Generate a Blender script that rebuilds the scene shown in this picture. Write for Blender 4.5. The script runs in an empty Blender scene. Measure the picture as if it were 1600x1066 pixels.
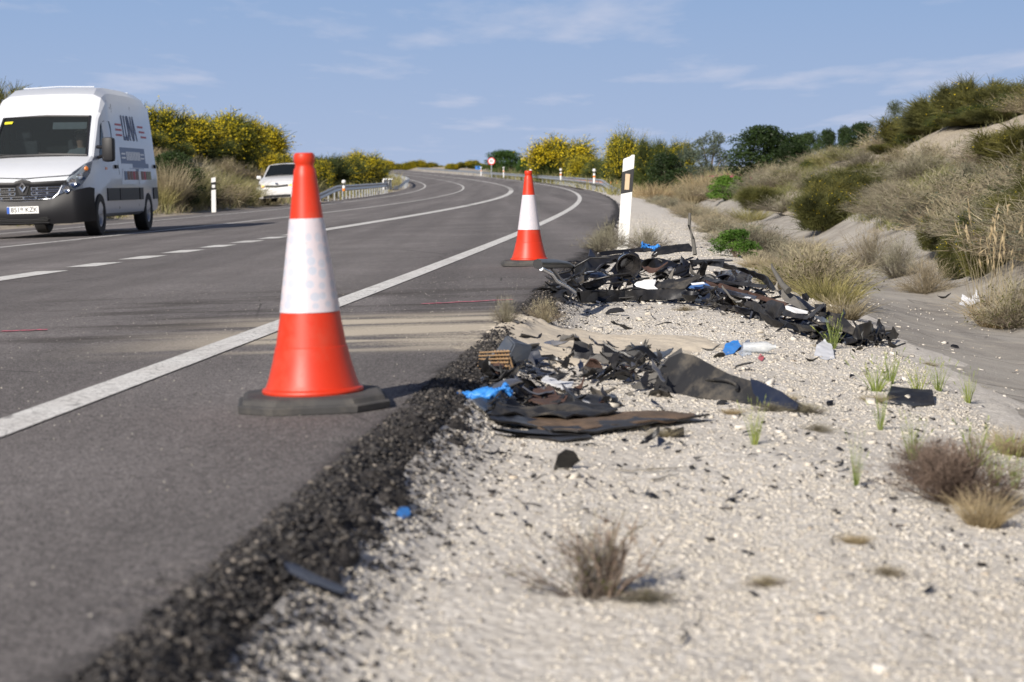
import bpy, bmesh, math, random
import numpy as np
from mathutils import Vector, Matrix, noise as mnoise

S = bpy.context.scene
C = S.collection
PI = math.pi
R = math.radians
rng = np.random.default_rng(7)
random.seed(11)

# ---------------------------------------------------------------- camera, sky, sun, exposure
F_PX = 3111.0            # 70 mm lens on a 36 mm sensor, measured in pixels of a 1600 wide picture
CAM_H = 0.68
PITCH = math.atan(250 / F_PX)
cd = bpy.data.cameras.new('camera'); cam = bpy.data.objects.new('camera', cd); C.objects.link(cam)
cd.sensor_width = 36; cd.lens = 70; cd.clip_start = 0.05; cd.clip_end = 20000
cam.location = (0, 0, CAM_H); cam.rotation_euler = (PI / 2 - PITCH, 0, 0)
cd.dof.use_dof = True; cd.dof.focus_distance = 13; cd.dof.aperture_fstop = 5.6; cd.dof.aperture_blades = 9
S.camera = cam

SUN_EL = R(29); SUN_AZ = R(30)          # sun stands behind the camera, to its left
sunvec = Vector((-math.sin(SUN_AZ) * math.cos(SUN_EL), -math.cos(SUN_AZ) * math.cos(SUN_EL), math.sin(SUN_EL)))
W = bpy.data.worlds.new('World'); S.world = W; W.use_nodes = True
nt = W.node_tree; N = nt.nodes; Lk = nt.links
bg = N['Background']; bg.inputs[1].default_value = 0.06
sky = N.new('ShaderNodeTexSky'); sky.sky_type = 'NISHITA'; sky.sun_disc = False
sky.sun_elevation = SUN_EL; sky.sun_rotation = R(180) + SUN_AZ
sky.altitude = 600; sky.air_density = 1.0; sky.dust_density = 0.6; sky.ozone_density = 2.5
# thin clouds, projected on a high flat layer so that they stay put when the camera moves
tc = N.new('ShaderNodeTexCoord'); sep = N.new('ShaderNodeSeparateXYZ'); Lk.new(tc.outputs['Generated'], sep.inputs[0])
def wm(op, a, b=None):
    n = N.new('ShaderNodeMath'); n.operation = op
    for i, v in enumerate((a, b)):
        if v is None: continue
        if isinstance(v, (int, float)): n.inputs[i].default_value = v
        else: Lk.new(v, n.inputs[i])
    return n.outputs[0]
zz = wm('ADD', wm('MAXIMUM', sep.outputs[2], 0.0), 0.03)
cmb = N.new('ShaderNodeCombineXYZ')
Lk.new(wm('DIVIDE', sep.outputs[0], zz), cmb.inputs[0]); Lk.new(wm('MULTIPLY', wm('DIVIDE', sep.outputs[1], zz), 0.34), cmb.inputs[1])
nz = N.new('ShaderNodeTexNoise'); nz.inputs['Scale'].default_value = 0.95; nz.inputs['Detail'].default_value = 9; nz.inputs['Roughness'].default_value = 0.56
mp = N.new('ShaderNodeMapping'); mp.inputs['Location'].default_value = (3.1, 1.7, 0.0); Lk.new(cmb.outputs[0], mp.inputs[0]); Lk.new(mp.outputs[0], nz.inputs['Vector'])
cr = N.new('ShaderNodeMapRange'); cr.inputs[1].default_value = 0.545; cr.inputs[2].default_value = 0.70; cr.inputs[3].default_value = 0; cr.inputs[4].default_value = 0.42
Lk.new(nz.outputs[0], cr.inputs[0])
hz = N.new('ShaderNodeMapRange'); hz.inputs[1].default_value = 0.0; hz.inputs[2].default_value = 0.03
Lk.new(sep.outputs[2], hz.inputs[0])
tint = N.new('ShaderNodeMix'); tint.data_type = 'RGBA'; tint.blend_type = 'MULTIPLY'; tint.inputs[0].default_value = 1.0
Lk.new(sky.outputs[0], tint.inputs[6]); tint.inputs[7].default_value = (0.80, 0.82, 1.0, 1)
# pale blue air towards the horizon, all the way round
low = N.new('ShaderNodeValToRGB'); Lk.new(wm('MULTIPLY', wm('MAXIMUM', sep.outputs[2], 0.0), 5.0), low.inputs[0])
for q, (pp, c) in zip([low.color_ramp.elements[0], low.color_ramp.elements[1], low.color_ramp.elements.new(.5)], [(0, (5.2, 6.35, 8.8)), (1, (2.6, 4.4, 8.0)), (.5, (3.5, 5.2, 8.3))]):
    q.position = pp; q.color = (c[0] / 10, c[1] / 10, c[2] / 10, 1)
el = low.color_ramp.elements
lowx = N.new('ShaderNodeMix'); lowx.data_type = 'RGBA'; lowx.blend_type = 'MULTIPLY'; lowx.inputs[0].default_value = 1; Lk.new(low.outputs[0], lowx.inputs[6]); lowx.inputs[7].default_value = (10, 10, 10, 1)
fade = N.new('ShaderNodeMapRange'); fade.interpolation_type = 'SMOOTHSTEP'
for i_, v_ in enumerate((.12, .5, 1, 0)): fade.inputs[i_ + 1].default_value = v_
Lk.new(sep.outputs[2], fade.inputs[0])
base_ = N.new('ShaderNodeMix'); base_.data_type = 'RGBA'; Lk.new(fade.outputs[0], base_.inputs[0]); Lk.new(tint.outputs[2], base_.inputs[6]); Lk.new(lowx.outputs[2], base_.inputs[7])
mx = N.new('ShaderNodeMix'); mx.data_type = 'RGBA'
Lk.new(wm('MULTIPLY', cr.outputs[0], hz.outputs[0]), mx.inputs[0]); Lk.new(base_.outputs[2], mx.inputs[6]); mx.inputs[7].default_value = (9.2, 9.1, 10.2, 1)
Lk.new(mx.outputs[2], bg.inputs[0])

sd = bpy.data.lights.new('sun', 'SUN'); so = bpy.data.objects.new('sun', sd); C.objects.link(so)
sd.energy = 4.9; sd.angle = R(0.55); sd.color = (1.0, 0.93, 0.84)
so.rotation_euler = sunvec.to_track_quat('Z', 'Y').to_euler()
S.view_settings.view_transform = 'Standard'; S.view_settings.look = 'None'; S.view_settings.gamma = 1
S.view_settings.use_curve_mapping = False; S.view_settings.exposure = 0.42
S.render.engine = 'CYCLES'
try: S.cycles.use_denoising = True
except Exception: pass
S.cycles.max_bounces = 6; S.cycles.transparent_max_bounces = 8; S.cycles.caustics_reflective = False; S.cycles.caustics_refractive = False

# ---------------------------------------------------------------- measuring helpers
cP, sP = math.cos(PITCH), math.sin(PITCH)
def ray(px, py):
    u = (px - 800) / F_PX; v = (533 - py) / F_PX
    return Vector((u, cP + v * sP, -sP + v * cP))
def pt(px, py, Y):
    d = ray(px, py); t = Y / d.y
    return Vector((d.x * t, Y, CAM_H + d.z * t))
def E(y):                               # x of the right edge line of the carriageway
    y = np.asarray(y, float); yc = np.clip(y, 0, 420)
    e = -1.85 + .083 * yc - .000325 * yc * yc
    return e + np.where(y > 420, (.083 - .00065 * 420) * (y - 420), 0) + np.where(y < 0, .083 * y, 0)
def P(y):                               # the road climbs gently towards the bend
    y = np.asarray(y, float)
    return 2.1e-5 * np.clip(y - 40, 0, 380) ** 2
def smooth(a, b, x):
    t = np.clip((x - a) / (b - a), 0, 1); return t * t * (3 - 2 * t)
def hash2(i, j, s):
    h = np.sin(i * 127.1 + j * 311.7 + s * 74.7) * 43758.5453
    return h - np.floor(h)
def vn(x, y, sc=1.0, seed=0):
    x = np.asarray(x, float) * sc; y = np.asarray(y, float) * sc
    i = np.floor(x); j = np.floor(y); fx = x - i; fy = y - j
    fx = fx * fx * (3 - 2 * fx); fy = fy * fy * (3 - 2 * fy)
    a = hash2(i, j, seed); b = hash2(i + 1, j, seed); c = hash2(i, j + 1, seed); d = hash2(i + 1, j + 1, seed)
    return (a + (b - a) * fx) * (1 - fy) + (c + (d - c) * fx) * fy - .5
RL = np.array([[-400, 4.0], [-60, 3.6], [-30, 3.2], [-22, 2.7], [-18.5, 1.9], [-16, 1.0], [-14.5, .2], [-13.6, -.28], [-12.6, -.42], [-12, -.365], [-10.5, -.315], [0, 0], [1.12, .03],
               [1.35, -.085], [2.2, -.10], [2.9, -.17], [3.3, -.28], [3.9, -.40], [4.4, -.44], [4.9, -.33], [5.3, -.12], [5.7, .12], [6.4, .5], [8.5, 1.50], [10, 1.85], [12, 2.05], [15, 2.2], [20, 2.4], [40, 2.7], [400, 3.2]])
def T(x, y, rough=True):
    x = np.asarray(x, float); y = np.asarray(y, float)
    L = x - E(y); z = np.interp(L, RL[:, 0], RL[:, 1])
    base = np.where(L > 0, -.12, -.40)
    fr = 1 - .50 * smooth(38, 98, y) - .25 * smooth(150, 260, y)
    fl = 1 - .62 * smooth(92, 135, y) - .14 * smooth(115, 260, y)
    z = np.where(L > 5.0, base + (z - base) * fr, z)
    z = np.where(L < -13.3, base + (z - base) * fl, z)
    if rough:
        off = smooth(1.3, 1.6, L) * (1 - smooth(3.1, 3.3, L)) * .5 + smooth(5.2, 7, L) + smooth(-13, -14.5, L)
        z = z + off * (vn(x, y, 3.1, 1) * .035 + vn(x, y, 9, 2) * .018)
        big = smooth(5.6, 9, L) + smooth(-13.8, -17, L)
        z = z + big * (vn(x, y, .33, 3) * .7 + vn(x, y, 1.1, 4) * .25)
    return z + P(y)
def Tz(x, y): return float(T(x, y))
HY = np.concatenate([1.5 * 1.012 ** np.arange(0, 540)])
def hit(px, py, ymax=900):
    d = ray(px, py); t = HY / d.y; Zr = CAM_H + d.z * t; below = Zr < T(d.x * t, HY)
    if not below.any(): return Vector((d.x / d.y * ymax, ymax, Tz(d.x / d.y * ymax, ymax)))
    i = int(np.argmax(below)); ys_ = np.linspace(HY[max(i - 1, 0)], HY[i], 24); t = ys_ / d.y; bl = CAM_H + d.z * t < T(d.x * t, ys_)
    y = float(ys_[int(np.argmax(bl))]); x = d.x / d.y * y
    return Vector((x, y, Tz(x, y)))

# ---------------------------------------------------------------- object helpers
def link(o, parent=None):
    C.objects.link(o)
    if parent: o.parent = parent
    return o
def tag(o, label=None, cat=None, group=None, kind=None):
    if label: o['label'] = label
    if cat: o['category'] = cat
    if group: o['group'] = group
    if kind: o['kind'] = kind
    return o
def empty(name, loc=(0, 0, 0), rot=(0, 0, 0)):
    o = bpy.data.objects.new(name, None); o.location = loc; o.rotation_euler = rot; o.empty_display_size = .1
    return link(o)
def mesh_np(name, verts, quads=None, tris=None, smooth_=False):
    me = bpy.data.meshes.new(name)
    verts = np.asarray(verts, np.float32).reshape(-1, 3)
    nq = 0 if quads is None else len(quads); ntr = 0 if tris is None else len(tris)
    me.vertices.add(len(verts)); me.vertices.foreach_set('co', verts.ravel())
    idx = []
    if nq: idx.append(np.asarray(quads, np.int32).ravel())
    if ntr: idx.append(np.asarray(tris, np.int32).ravel())
    idx = np.concatenate(idx)
    me.loops.add(len(idx)); me.loops.foreach_set('vertex_index', idx)
    me.polygons.add(nq + ntr)
    st = np.concatenate([np.arange(nq) * 4, nq * 4 + np.arange(ntr) * 3]).astype(np.int32)
    me.polygons.foreach_set('loop_start', st)
    if smooth_: me.polygons.foreach_set('use_smooth', np.ones(nq + ntr, bool))
    me.update(calc_edges=True); me.validate()
    return me
def obj(name, me, mat=None, parent=None, loc=None, rot=None):
    if isinstance(me, bmesh.types.BMesh):
        m = bpy.data.meshes.new(name); me.to_mesh(m); me.free(); me = m
    o = bpy.data.objects.new(name, me)
    if mat is not None and not me.materials: me.materials.append(mat)
    if loc is not None: o.location = loc
    if rot is not None: o.rotation_euler = rot
    return link(o, parent)
def shade(o, ang=40):
    me = o.data
    me.polygons.foreach_set('use_smooth', np.ones(len(me.polygons), bool))
    try: me.set_sharp_from_angle(angle=R(ang))
    except Exception: pass
    return o
def bm_box(bm, cx, cy, cz, sx, sy, sz, mat=Matrix(), bev=0):
    r = bmesh.ops.create_cube(bm, size=1, matrix=mat @ Matrix.Translation((cx, cy, cz)) @ Matrix.Diagonal((sx, sy, sz, 1)))
    if bev:
        es = list({e for v in r['verts'] for e in v.link_edges})
        bmesh.ops.bevel(bm, geom=es, offset=bev, segments=2, affect='EDGES', profile=.6)
def box(name, c, s, mat, parent=None, bev=0, rot=None):
    bm = bmesh.new(); bm_box(bm, *c, *s, mat=(rot.to_matrix().to_4x4() if rot else Matrix()), bev=bev)
    return obj(name, bm, mat, parent)
def tube_bm(bm, pts, rad, n=8, cap=True):
    pts = [Vector(p) for p in pts]; rings = []
    rads = rad if hasattr(rad, '__len__') else [rad] * len(pts)
    up = Vector((0, 0, 1))
    for i, p in enumerate(pts):
        t = (pts[min(i + 1, len(pts) - 1)] - pts[max(i - 1, 0)]).normalized()
        if abs(t.dot(up)) > .95: a = t.cross(Vector((0, 1, 0))).normalized()
        else: a = t.cross(up).normalized()
        b = t.cross(a).normalized()
        rings.append([bm.verts.new(p + (a * math.cos(2 * PI * k / n) + b * math.sin(2 * PI * k / n)) * rads[i]) for k in range(n)])
    for r0, r1 in zip(rings, rings[1:]):
        for k in range(n): bm.faces.new((r0[k], r0[(k + 1) % n], r1[(k + 1) % n], r1[k]))
    if cap:
        bm.faces.new(rings[0][::-1]); bm.faces.new(rings[-1])
def tube(name, pts, rad, mat, parent=None, n=8):
    bm = bmesh.new(); tube_bm(bm, pts, rad, n); bmesh.ops.recalc_face_normals(bm, faces=bm.faces)
    return shade(obj(name, bm, mat, parent), 50)
def lathe(name, prof, mat, parent=None, n=48, ang=35, uv=False):
    bm = bmesh.new(); rings = []
    for r, z in prof:
        rings.append([bm.verts.new((r * math.cos(2 * PI * k / n), r * math.sin(2 * PI * k / n), z)) for k in range(n)] if r > 1e-5 else [bm.verts.new((0, 0, z))])
    uvl = bm.loops.layers.uv.new('UVMap') if uv else None
    for i, (a, b) in enumerate(zip(rings, rings[1:])):
        for k in range(n):
            k2 = (k + 1) % n
            if len(a) == 1 and len(b) == 1: continue
            if len(a) == 1: bm.faces.new((a[0], b[k2], b[k]))
            elif len(b) == 1: bm.faces.new((a[k], a[k2], b[0]))
            else:
                f = bm.faces.new((a[k], a[k2], b[k2], b[k]))
                if uv:
                    for l, (kk, ii) in zip(f.loops, ((k, i), (k + 1, i), (k + 1, i + 1), (k, i + 1))):
                        l[uvl].uv = (kk / n * .43, prof[ii][1])
    bmesh.ops.recalc_face_normals(bm, faces=bm.faces)
    return shade(obj(name, bm, mat, parent), ang)
def text_mesh(s, size, depth=.002, shear=0, sx=1):
    cu = bpy.data.curves.new('lettering', 'FONT'); cu.body = s; cu.size = size; cu.extrude = depth; cu.shear = shear
    cu.align_x = 'CENTER'; cu.align_y = 'CENTER'; cu.offset = size * .01
    o = bpy.data.objects.new('tmp', cu); C.objects.link(o)
    bpy.context.view_layer.update()
    me = bpy.data.meshes.new_from_object(o.evaluated_get(bpy.context.evaluated_depsgraph_get()))
    bpy.data.objects.remove(o)
    for v in me.vertices: v.co.x *= sx
    me.materials.clear()
    return me

# ---------------------------------------------------------------- materials
MATS = {}
def newmat(name):
    m = bpy.data.materials.new(name); m.use_nodes = True; MATS[name] = m
    return m, m.node_tree, m.node_tree.nodes['Principled BSDF']
class NG:
    def __init__(s, nt): s.nt = nt; s.n = nt.nodes; s.l = nt.links
    def node(s, t, **kw):
        n = s.n.new(t)
        for k, v in kw.items(): setattr(n, k, v)
        return n
    def put(s, sock, v):
        if isinstance(v, bpy.types.NodeSocket): s.l.new(v, sock)
        else: sock.default_value = v
    def math(s, op, a, b=0.0, c=None, clamp=False):
        n = s.node('ShaderNodeMath', operation=op); n.use_clamp = clamp
        s.put(n.inputs[0], a); s.put(n.inputs[1], b)
        if c is not None: s.put(n.inputs[2], c)
        return n.outputs[0]
    def coord(s, kind='Object'):
        return s.node('ShaderNodeTexCoord').outputs[kind]
    def pos(s): return s.node('ShaderNodeNewGeometry').outputs['Position']
    def mapping(s, v, scale=(1, 1, 1), rot=(0, 0, 0), loc=(0, 0, 0)):
        n = s.node('ShaderNodeMapping'); s.put(n.inputs[0], v); n.inputs['Scale'].default_value = scale; n.inputs['Rotation'].default_value = rot; n.inputs['Location'].default_value = loc
        return n.outputs[0]
    def noise(s, v, scale, detail=3, rough=.5, col=False, dist=0):
        n = s.node('ShaderNodeTexNoise'); s.put(n.inputs['Vector'], v); n.inputs['Scale'].default_value = scale; n.inputs['Detail'].default_value = detail
        n.inputs['Roughness'].default_value = rough; n.inputs['Distortion'].default_value = dist
        return n.outputs[1 if col else 0]
    def voro(s, v, scale, feature='F1', rnd=1, out='Distance'):
        n = s.node('ShaderNodeTexVoronoi', feature=feature); s.put(n.inputs['Vector'], v); n.inputs['Scale'].default_value = scale
        n.inputs['Randomness'].default_value = rnd
        return n.outputs[out]
    def rng(s, v, a, b, c=0, d=1, sm=False):
        n = s.node('ShaderNodeMapRange'); n.interpolation_type = 'SMOOTHSTEP' if sm else 'LINEAR'
        s.put(n.inputs[0], v)
        for i, x in enumerate((a, b, c, d)): s.put(n.inputs[i + 1], x)
        return n.outputs[0]
    def mix(s, f, a, b, mode='MIX'):
        n = s.node('ShaderNodeMix', data_type='RGBA', blend_type=mode)
        s.put(n.inputs[0], f)
        for i, x in ((6, a), (7, b)):
            if isinstance(x, tuple) and len(x) == 3: x = (*x, 1)
            s.put(n.inputs[i], x)
        return n.outputs[2]
    def ramp(s, f, stops):
        n = s.node('ShaderNodeValToRGB'); s.put(n.inputs[0], f); e = n.color_ramp.elements
        while len(e) < len(stops): e.new(.5)
        for q, (p, c) in zip(e, stops): q.position = p; q.color = (*c, 1)
        return n.outputs[0]
    def bump(s, h, strength, dist, prev=None):
        n = s.node('ShaderNodeBump'); n.inputs['Strength'].default_value = strength; n.inputs['Distance'].default_value = dist
        s.put(n.inputs['Height'], h)
        if prev is not None: s.put(n.inputs['Normal'], prev)
        return n.outputs[0]
def simple(name, col, rough=.5, metal=0, var=.25, scale=8, bump=0, bscale=60, bdist=.002, spec=None, dust=0, dustcol=(.30, .26, .21), coat=0, rnd=0):
    m, t, b = newmat(name); g = NG(t); co = g.coord()
    c = g.mix(g.noise(co, scale, 5, .6), tuple(x * (1 - var) for x in col), tuple(min(1, x * (1 + var)) for x in col))
    if rnd:
        oi = g.node('ShaderNodeObjectInfo').outputs['Random']
        c = g.mix(1.0, c, g.ramp(oi, [(0, (1 - rnd,) * 3), (1, (1 + rnd,) * 3)]), 'MULTIPLY')
    r = rough
    if dust:
        f = g.rng(g.noise(g.pos(), 7, 8, .7), .48, .72, 0, dust)
        c = g.mix(f, c, dustcol); r = g.math('ADD', g.math('MULTIPLY', f, .5), rough)
    g.put(b.inputs['Base Color'], c); g.put(b.inputs['Roughness'], r); b.inputs['Metallic'].default_value = metal
    if spec is not None: b.inputs['Specular IOR Level'].default_value = spec
    if coat: b.inputs['Coat Weight'].default_value = coat; b.inputs['Coat Roughness'].default_value = .06
    if bump: g.put(b.inputs['Normal'], g.bump(g.noise(co, bscale, 4, .6), bump, bdist))
    return m
def leafmat(name, c1, c2, c3=None, trans=.35, rough=.6):
    m, t, b = newmat(name); g = NG(t)
    isl = g.node('ShaderNodeNewGeometry').outputs['Random Per Island']
    c = g.mix(isl, c1, c2)
    c = g.mix(g.rng(g.noise(g.coord(), 2.2, 3, .6), .4, .65), c, c3 or tuple(x * .62 for x in c1))
    oi = g.node('ShaderNodeObjectInfo').outputs['Random']
    c = g.mix(1.0, c, g.ramp(oi, [(0, (.8, .82, .85)), (.5, (1, 1, 1)), (1, (1.2, 1.12, 1.05))]), 'MULTIPLY')
    g.put(b.inputs['Base Color'], c); b.inputs['Roughness'].default_value = rough; b.inputs['Specular IOR Level'].default_value = .25
    tr = g.node('ShaderNodeBsdfTranslucent'); g.put(tr.inputs[0], c)
    ms = g.node('ShaderNodeMixShader'); ms.inputs[0].default_value = trans
    g.l.new(b.outputs[0], ms.inputs[1]); g.l.new(tr.outputs[0], ms.inputs[2]); g.l.new(ms.outputs[0], t.nodes['Material Output'].inputs[0])
    return m
# ================================================================ GROUND, ROAD, VERGE, DITCH, BANKS
def ground_materials():
    # asphalt: grey polished aggregate, darker and rougher away from the wheel paths, with a tan spill of absorbent sand
    m, t, b = newmat('asphalt'); g = NG(t); p = g.pos()
    fine = g.voro(p, 230, out='Color'); fine2 = g.noise(p, 420, 2, .6)
    base = g.mix(g.rng(g.noise(p, .6, 4, .6), .35, .65), (.126, .115, .109), (.168, .153, .146))
    st = g.noise(g.mapping(p, (1.6, .05, 1), rot=(0, 0, .03)), 1.0, 4, .6)
    base = g.mix(g.rng(st, .42, .66, 0, .7), base, (.098, .088, .083))
    bw = g.node('ShaderNodeRGBToBW'); g.l.new(fine, bw.inputs[0])
    agg = g.rng(bw.outputs[0], .25, .8, .42, 1.85)
    agg = g.math('MULTIPLY', agg, g.rng(g.noise(p, 38, 4, .75), .3, .7, .72, 1.28))
    cc = g.node('ShaderNodeCombineColor'); [g.put(cc.inputs[i], agg) for i in range(3)]
    base = g.mix(1.0, base, cc.outputs[0], 'MULTIPLY')
    base = g.mix(g.rng(fine2, .60, .72, 0, .55), base, (.28, .26, .235))
    sx = g.node('ShaderNodeSeparateXYZ'); g.l.new(p, sx.inputs[0]); X, Y = sx.outputs[0], sx.outputs[1]
    ed = g.voro(g.mapping(p, (.5, .22, 1)), 1.0, 'DISTANCE_TO_EDGE'); crk = g.math('MULTIPLY', g.rng(g.math('ADD', ed, g.math('MULTIPLY', g.noise(p, 14, 4), .010)), .0055, .0085, 1, 0), g.rng(g.noise(p, .35, 2), .48, .58))
    base = g.mix(g.math('MULTIPLY', crk, .75), base, (.03, .027, .025))
    sxw = g.node('ShaderNodeSeparateXYZ'); g.l.new(p, sxw.inputs[0]); track = g.rng(g.noise(g.mapping(p, (1.15, .02, 1), loc=(.4, 0, 0)), 1, 2), .40, .62, .90, 1.14)
    tc_ = g.node('ShaderNodeCombineColor'); [g.put(tc_.inputs[i], track) for i in range(3)]; base = g.mix(1.0, base, tc_.outputs[0], 'MULTIPLY')
    # sand spill mask
    my = g.math('MULTIPLY', g.rng(Y, 7.55, 8.0, sm=True), g.rng(Y, 9.6, 10.3, 1, 0, sm=True))
    mxx = g.math('MULTIPLY', g.rng(X, -2.0, -.75, sm=True), g.rng(X, .75, .9, 1, 0))
    band = g.noise(g.mapping(p, (.45, 2.3, 1), loc=(3.3, .35, 0)), 1.0, 5, .55, dist=.35)
    grit = g.noise(p, 90, 3, .6)
    msk = g.math('MULTIPLY', g.math('MULTIPLY', my, mxx), g.rng(g.math('ADD', band, g.math('MULTIPLY', g.math('SUBTRACT', grit, .5), .30)), .39, .53))
    base = g.mix(g.math('MULTIPLY', msk, .92), base, g.mix(grit, (.42, .36, .27), (.60, .53, .42)))
    # brown fluid stains upstream of the sand
    st2 = g.noise(g.mapping(p, (.9, 2.4, 1), loc=(9, 4, 0)), .8, 5, .6)
    bs = g.math('MULTIPLY', g.math('MULTIPLY', g.rng(Y, 7.9, 8.8, sm=True), g.rng(Y, 11.5, 13.5, 1, 0, sm=True)), g.rng(X, -3.6, -1.9, 0, 1))
    bs = g.math('MULTIPLY', bs, g.rng(st2, .46, .62, 0, .75))
    base = g.mix(g.math('MULTIPLY', bs, g.math('SUBTRACT', 1, msk)), base, (.040, .032, .026))
    at = g.node('ShaderNodeAttribute'); at.attribute_name = 'broken'; br = at.outputs['Fac']
    v = g.voro(p, 75, out='Color'); bwb = g.node('ShaderNodeRGBToBW'); g.l.new(v, bwb.inputs[0])
    cb = g.mix(bwb.outputs[0], (.010, .009, .009), (.062, .055, .050)); cb = g.mix(g.rng(g.noise(p, 150, 3), .64, .72, 0, .5), cb, (.17, .15, .13))
    base = g.mix(g.math('MULTIPLY', br, g.math('SUBTRACT', 1, g.math('MULTIPLY', msk, .8))), base, cb)
    g.put(b.inputs['Base Color'], base); g.put(b.inputs['Roughness'], .85); b.inputs['Specular IOR Level'].default_value = .3
    h = g.math('ADD', g.math('MULTIPLY', bw.outputs[0], .6), fine2)
    g.put(b.inputs['Normal'], g.bump(h, .55, .004))
    # road paint: worn white
    m, t, b = newmat('road_paint'); g = NG(t); p = g.pos()
    wear = g.noise(p, 70, 5, .65); c = g.mix(g.rng(g.noise(p, 3, 4), .3, .7), (.62, .60, .56), (.72, .71, .67))
    c = g.mix(g.rng(wear, .53, .64, 0, .85), c, (.17, .16, .15)); c = g.mix(g.rng(g.voro(p, 9, 'DISTANCE_TO_EDGE'), .006, .02, .75, 0), c, (.14, .13, .12)); c = g.mix(g.rng(g.noise(g.mapping(p, (1.5, .4, 1)), 2, 5, .7), .5, .68, 0, .5), c, (.36, .34, .31))
    g.put(b.inputs['Base Color'], c); b.inputs['Roughness'].default_value = .7; g.put(b.inputs['Normal'], g.bump(wear, .4, .003))
    m, t, b = newmat('pink_paint'); g = NG(t); p = g.pos()
    g.put(b.inputs['Base Color'], g.mix(g.rng(g.noise(p, 60, 4), .45, .6), (.62, .12, .18), (.16, .12, .12))); b.inputs['Roughness'].default_value = .8
    # broken asphalt edge
    m, t, b = newmat('crumbled_asphalt'); g = NG(t); p = g.pos()
    v = g.voro(p, 75, out='Color'); bw = g.node('ShaderNodeRGBToBW'); g.l.new(v, bw.inputs[0]); vd = g.voro(p, 75)
    c = g.mix(bw.outputs[0], (.010, .009, .009), (.060, .054, .050)); c = g.mix(g.rng(g.noise(p, 150, 3), .62, .7, 0, .7), c, (.22, .20, .17))
    g.put(b.inputs['Base Color'], c); b.inputs['Roughness'].default_value = .75; b.inputs['Specular IOR Level'].default_value = .4
    g.put(b.inputs['Normal'], g.bump(g.math('ADD', vd, g.noise(p, 260, 3)), .9, .008))
    # gravel
    def gravel(name, a, bb, dirt, sc=1.0):
        m, t, b = newmat(name); g = NG(t); p = g.pos()
        v1 = g.voro(p, 46 * sc, out='Color'); d1 = g.voro(p, 46 * sc); v2 = g.voro(p, 120 * sc, out='Color')
        bw = g.node('ShaderNodeRGBToBW'); g.l.new(v1, bw.inputs[0]); bw2 = g.node('ShaderNodeRGBToBW'); g.l.new(v2, bw2.inputs[0])
        c = g.mix(g.rng(bw.outputs[0], .2, .8), a, bb)
        c = g.mix(g.rng(bw2.outputs[0], .15, .42, .75, 0), c, dirt)
        c = g.mix(g.rng(g.noise(p, 1.4, 5, .65), .45, .7, 0, .5), c, dirt)
        c = g.mix(g.rng(d1, .45, .75, 0, .35), c, tuple(x * .55 for x in dirt))
        c = g.mix(g.rng(g.noise(p, 5, 6, .7), .42, .62, 0, .55), c, tuple(x * .88 for x in a))
        g.put(b.inputs['Base Color'], c); b.inputs['Roughness'].default_value = .9; b.inputs['Specular IOR Level'].default_value = .2
        hh = g.math('SUBTRACT', g.math('MULTIPLY', bw2.outputs[0], .4), g.math('MULTIPLY', d1, 1.2))
        g.put(b.inputs['Normal'], g.bump(g.math('ADD', hh, g.noise(p, 22, 4)), .55, .007))
        return m
    gravel('gravel', (.58, .54, .475), (.73, .69, .625), (.45, .405, .34))
    gravel('bank_soil', (.36, .31, .24), (.50, .445, .36), (.22, .185, .135), .6)
    # pale stones
    m, t, b = newmat('stone'); g = NG(t)
    i = g.node('ShaderNodeNewGeometry').outputs['Random Per Island']
    c = g.ramp(i, [(0, (.27, .245, .215)), (.06, (.42, .39, .34)), (.4, (.51, .47, .40)), (.72, (.565, .525, .455)), (.96, (.64, .61, .56)), (1, (.52, .43, .32))])
    c = g.mix(g.rng(g.noise(g.pos(), 130, 3), .4, .7, 0, .35), c, (.32, .28, .23))
    g.put(b.inputs['Base Color'], c); b.inputs['Roughness'].default_value = .85; b.inputs['Specular IOR Level'].default_value = .25
    m, t, b = newmat('asphalt_crumb'); g = NG(t)
    i = g.node('ShaderNodeNewGeometry').outputs['Random Per Island']
    g.put(b.inputs['Base Color'], g.ramp(i, [(0, (.010, .009, .009)), (.5, (.03, .027, .026)), (.9, (.065, .058, .052)), (.985, (.15, .13, .11)), (1, (.30, .26, .22))])); b.inputs['Roughness'].default_value = .7
    # concrete ditch
    m, t, b = newmat('ditch_concrete'); g = NG(t); p = g.pos()
    c = g.mix(g.rng(g.noise(p, 1.1, 6, .65), .35, .68), (.27, .245, .21), (.40, .37, .32))
    c = g.mix(g.rng(g.noise(g.mapping(p, (2.5, .35, 1)), 1, 5, .6), .5, .68, 0, .6), c, (.175, .155, .135))
    c = g.mix(g.rng(g.noise(p, 120, 3, .6), .58, .70, 0, .8), c, (.50, .47, .42)); c = g.mix(g.rng(g.noise(p, 85, 3, .6), .30, .40, .7, 0), c, (.12, .11, .095))
    sx = g.node('ShaderNodeSeparateXYZ'); g.l.new(p, sx.inputs[0])
    jm = g.math('ABSOLUTE', g.math('SUBTRACT', g.math('FRACT', g.math('DIVIDE', g.math('ADD', sx.outputs[1], g.math('MULTIPLY', g.noise(p, 3, 3), .10)), 2.6)), .5))
    jn = g.rng(jm, .004, .009, 1, 0); c = g.mix(g.math('MULTIPLY', jn, .6), c, (.07, .06, .05))
    ck = g.rng(g.voro(g.mapping(p, (1.1, .7, 1)), 1.0, 'DISTANCE_TO_EDGE'), .004, .014, 1, 0); c = g.mix(g.math('MULTIPLY', ck, g.rng(g.noise(p, 1.3, 2), .5, .6, 0, .6)), c, (.09, .08, .065))
    c = g.mix(g.rng(g.noise(p, 3.2, 6, .7), .54, .66, 0, .65), c, (.45, .40, .32))
    g.put(b.inputs['Base Color'], c); b.inputs['Roughness'].default_value = .92
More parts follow.
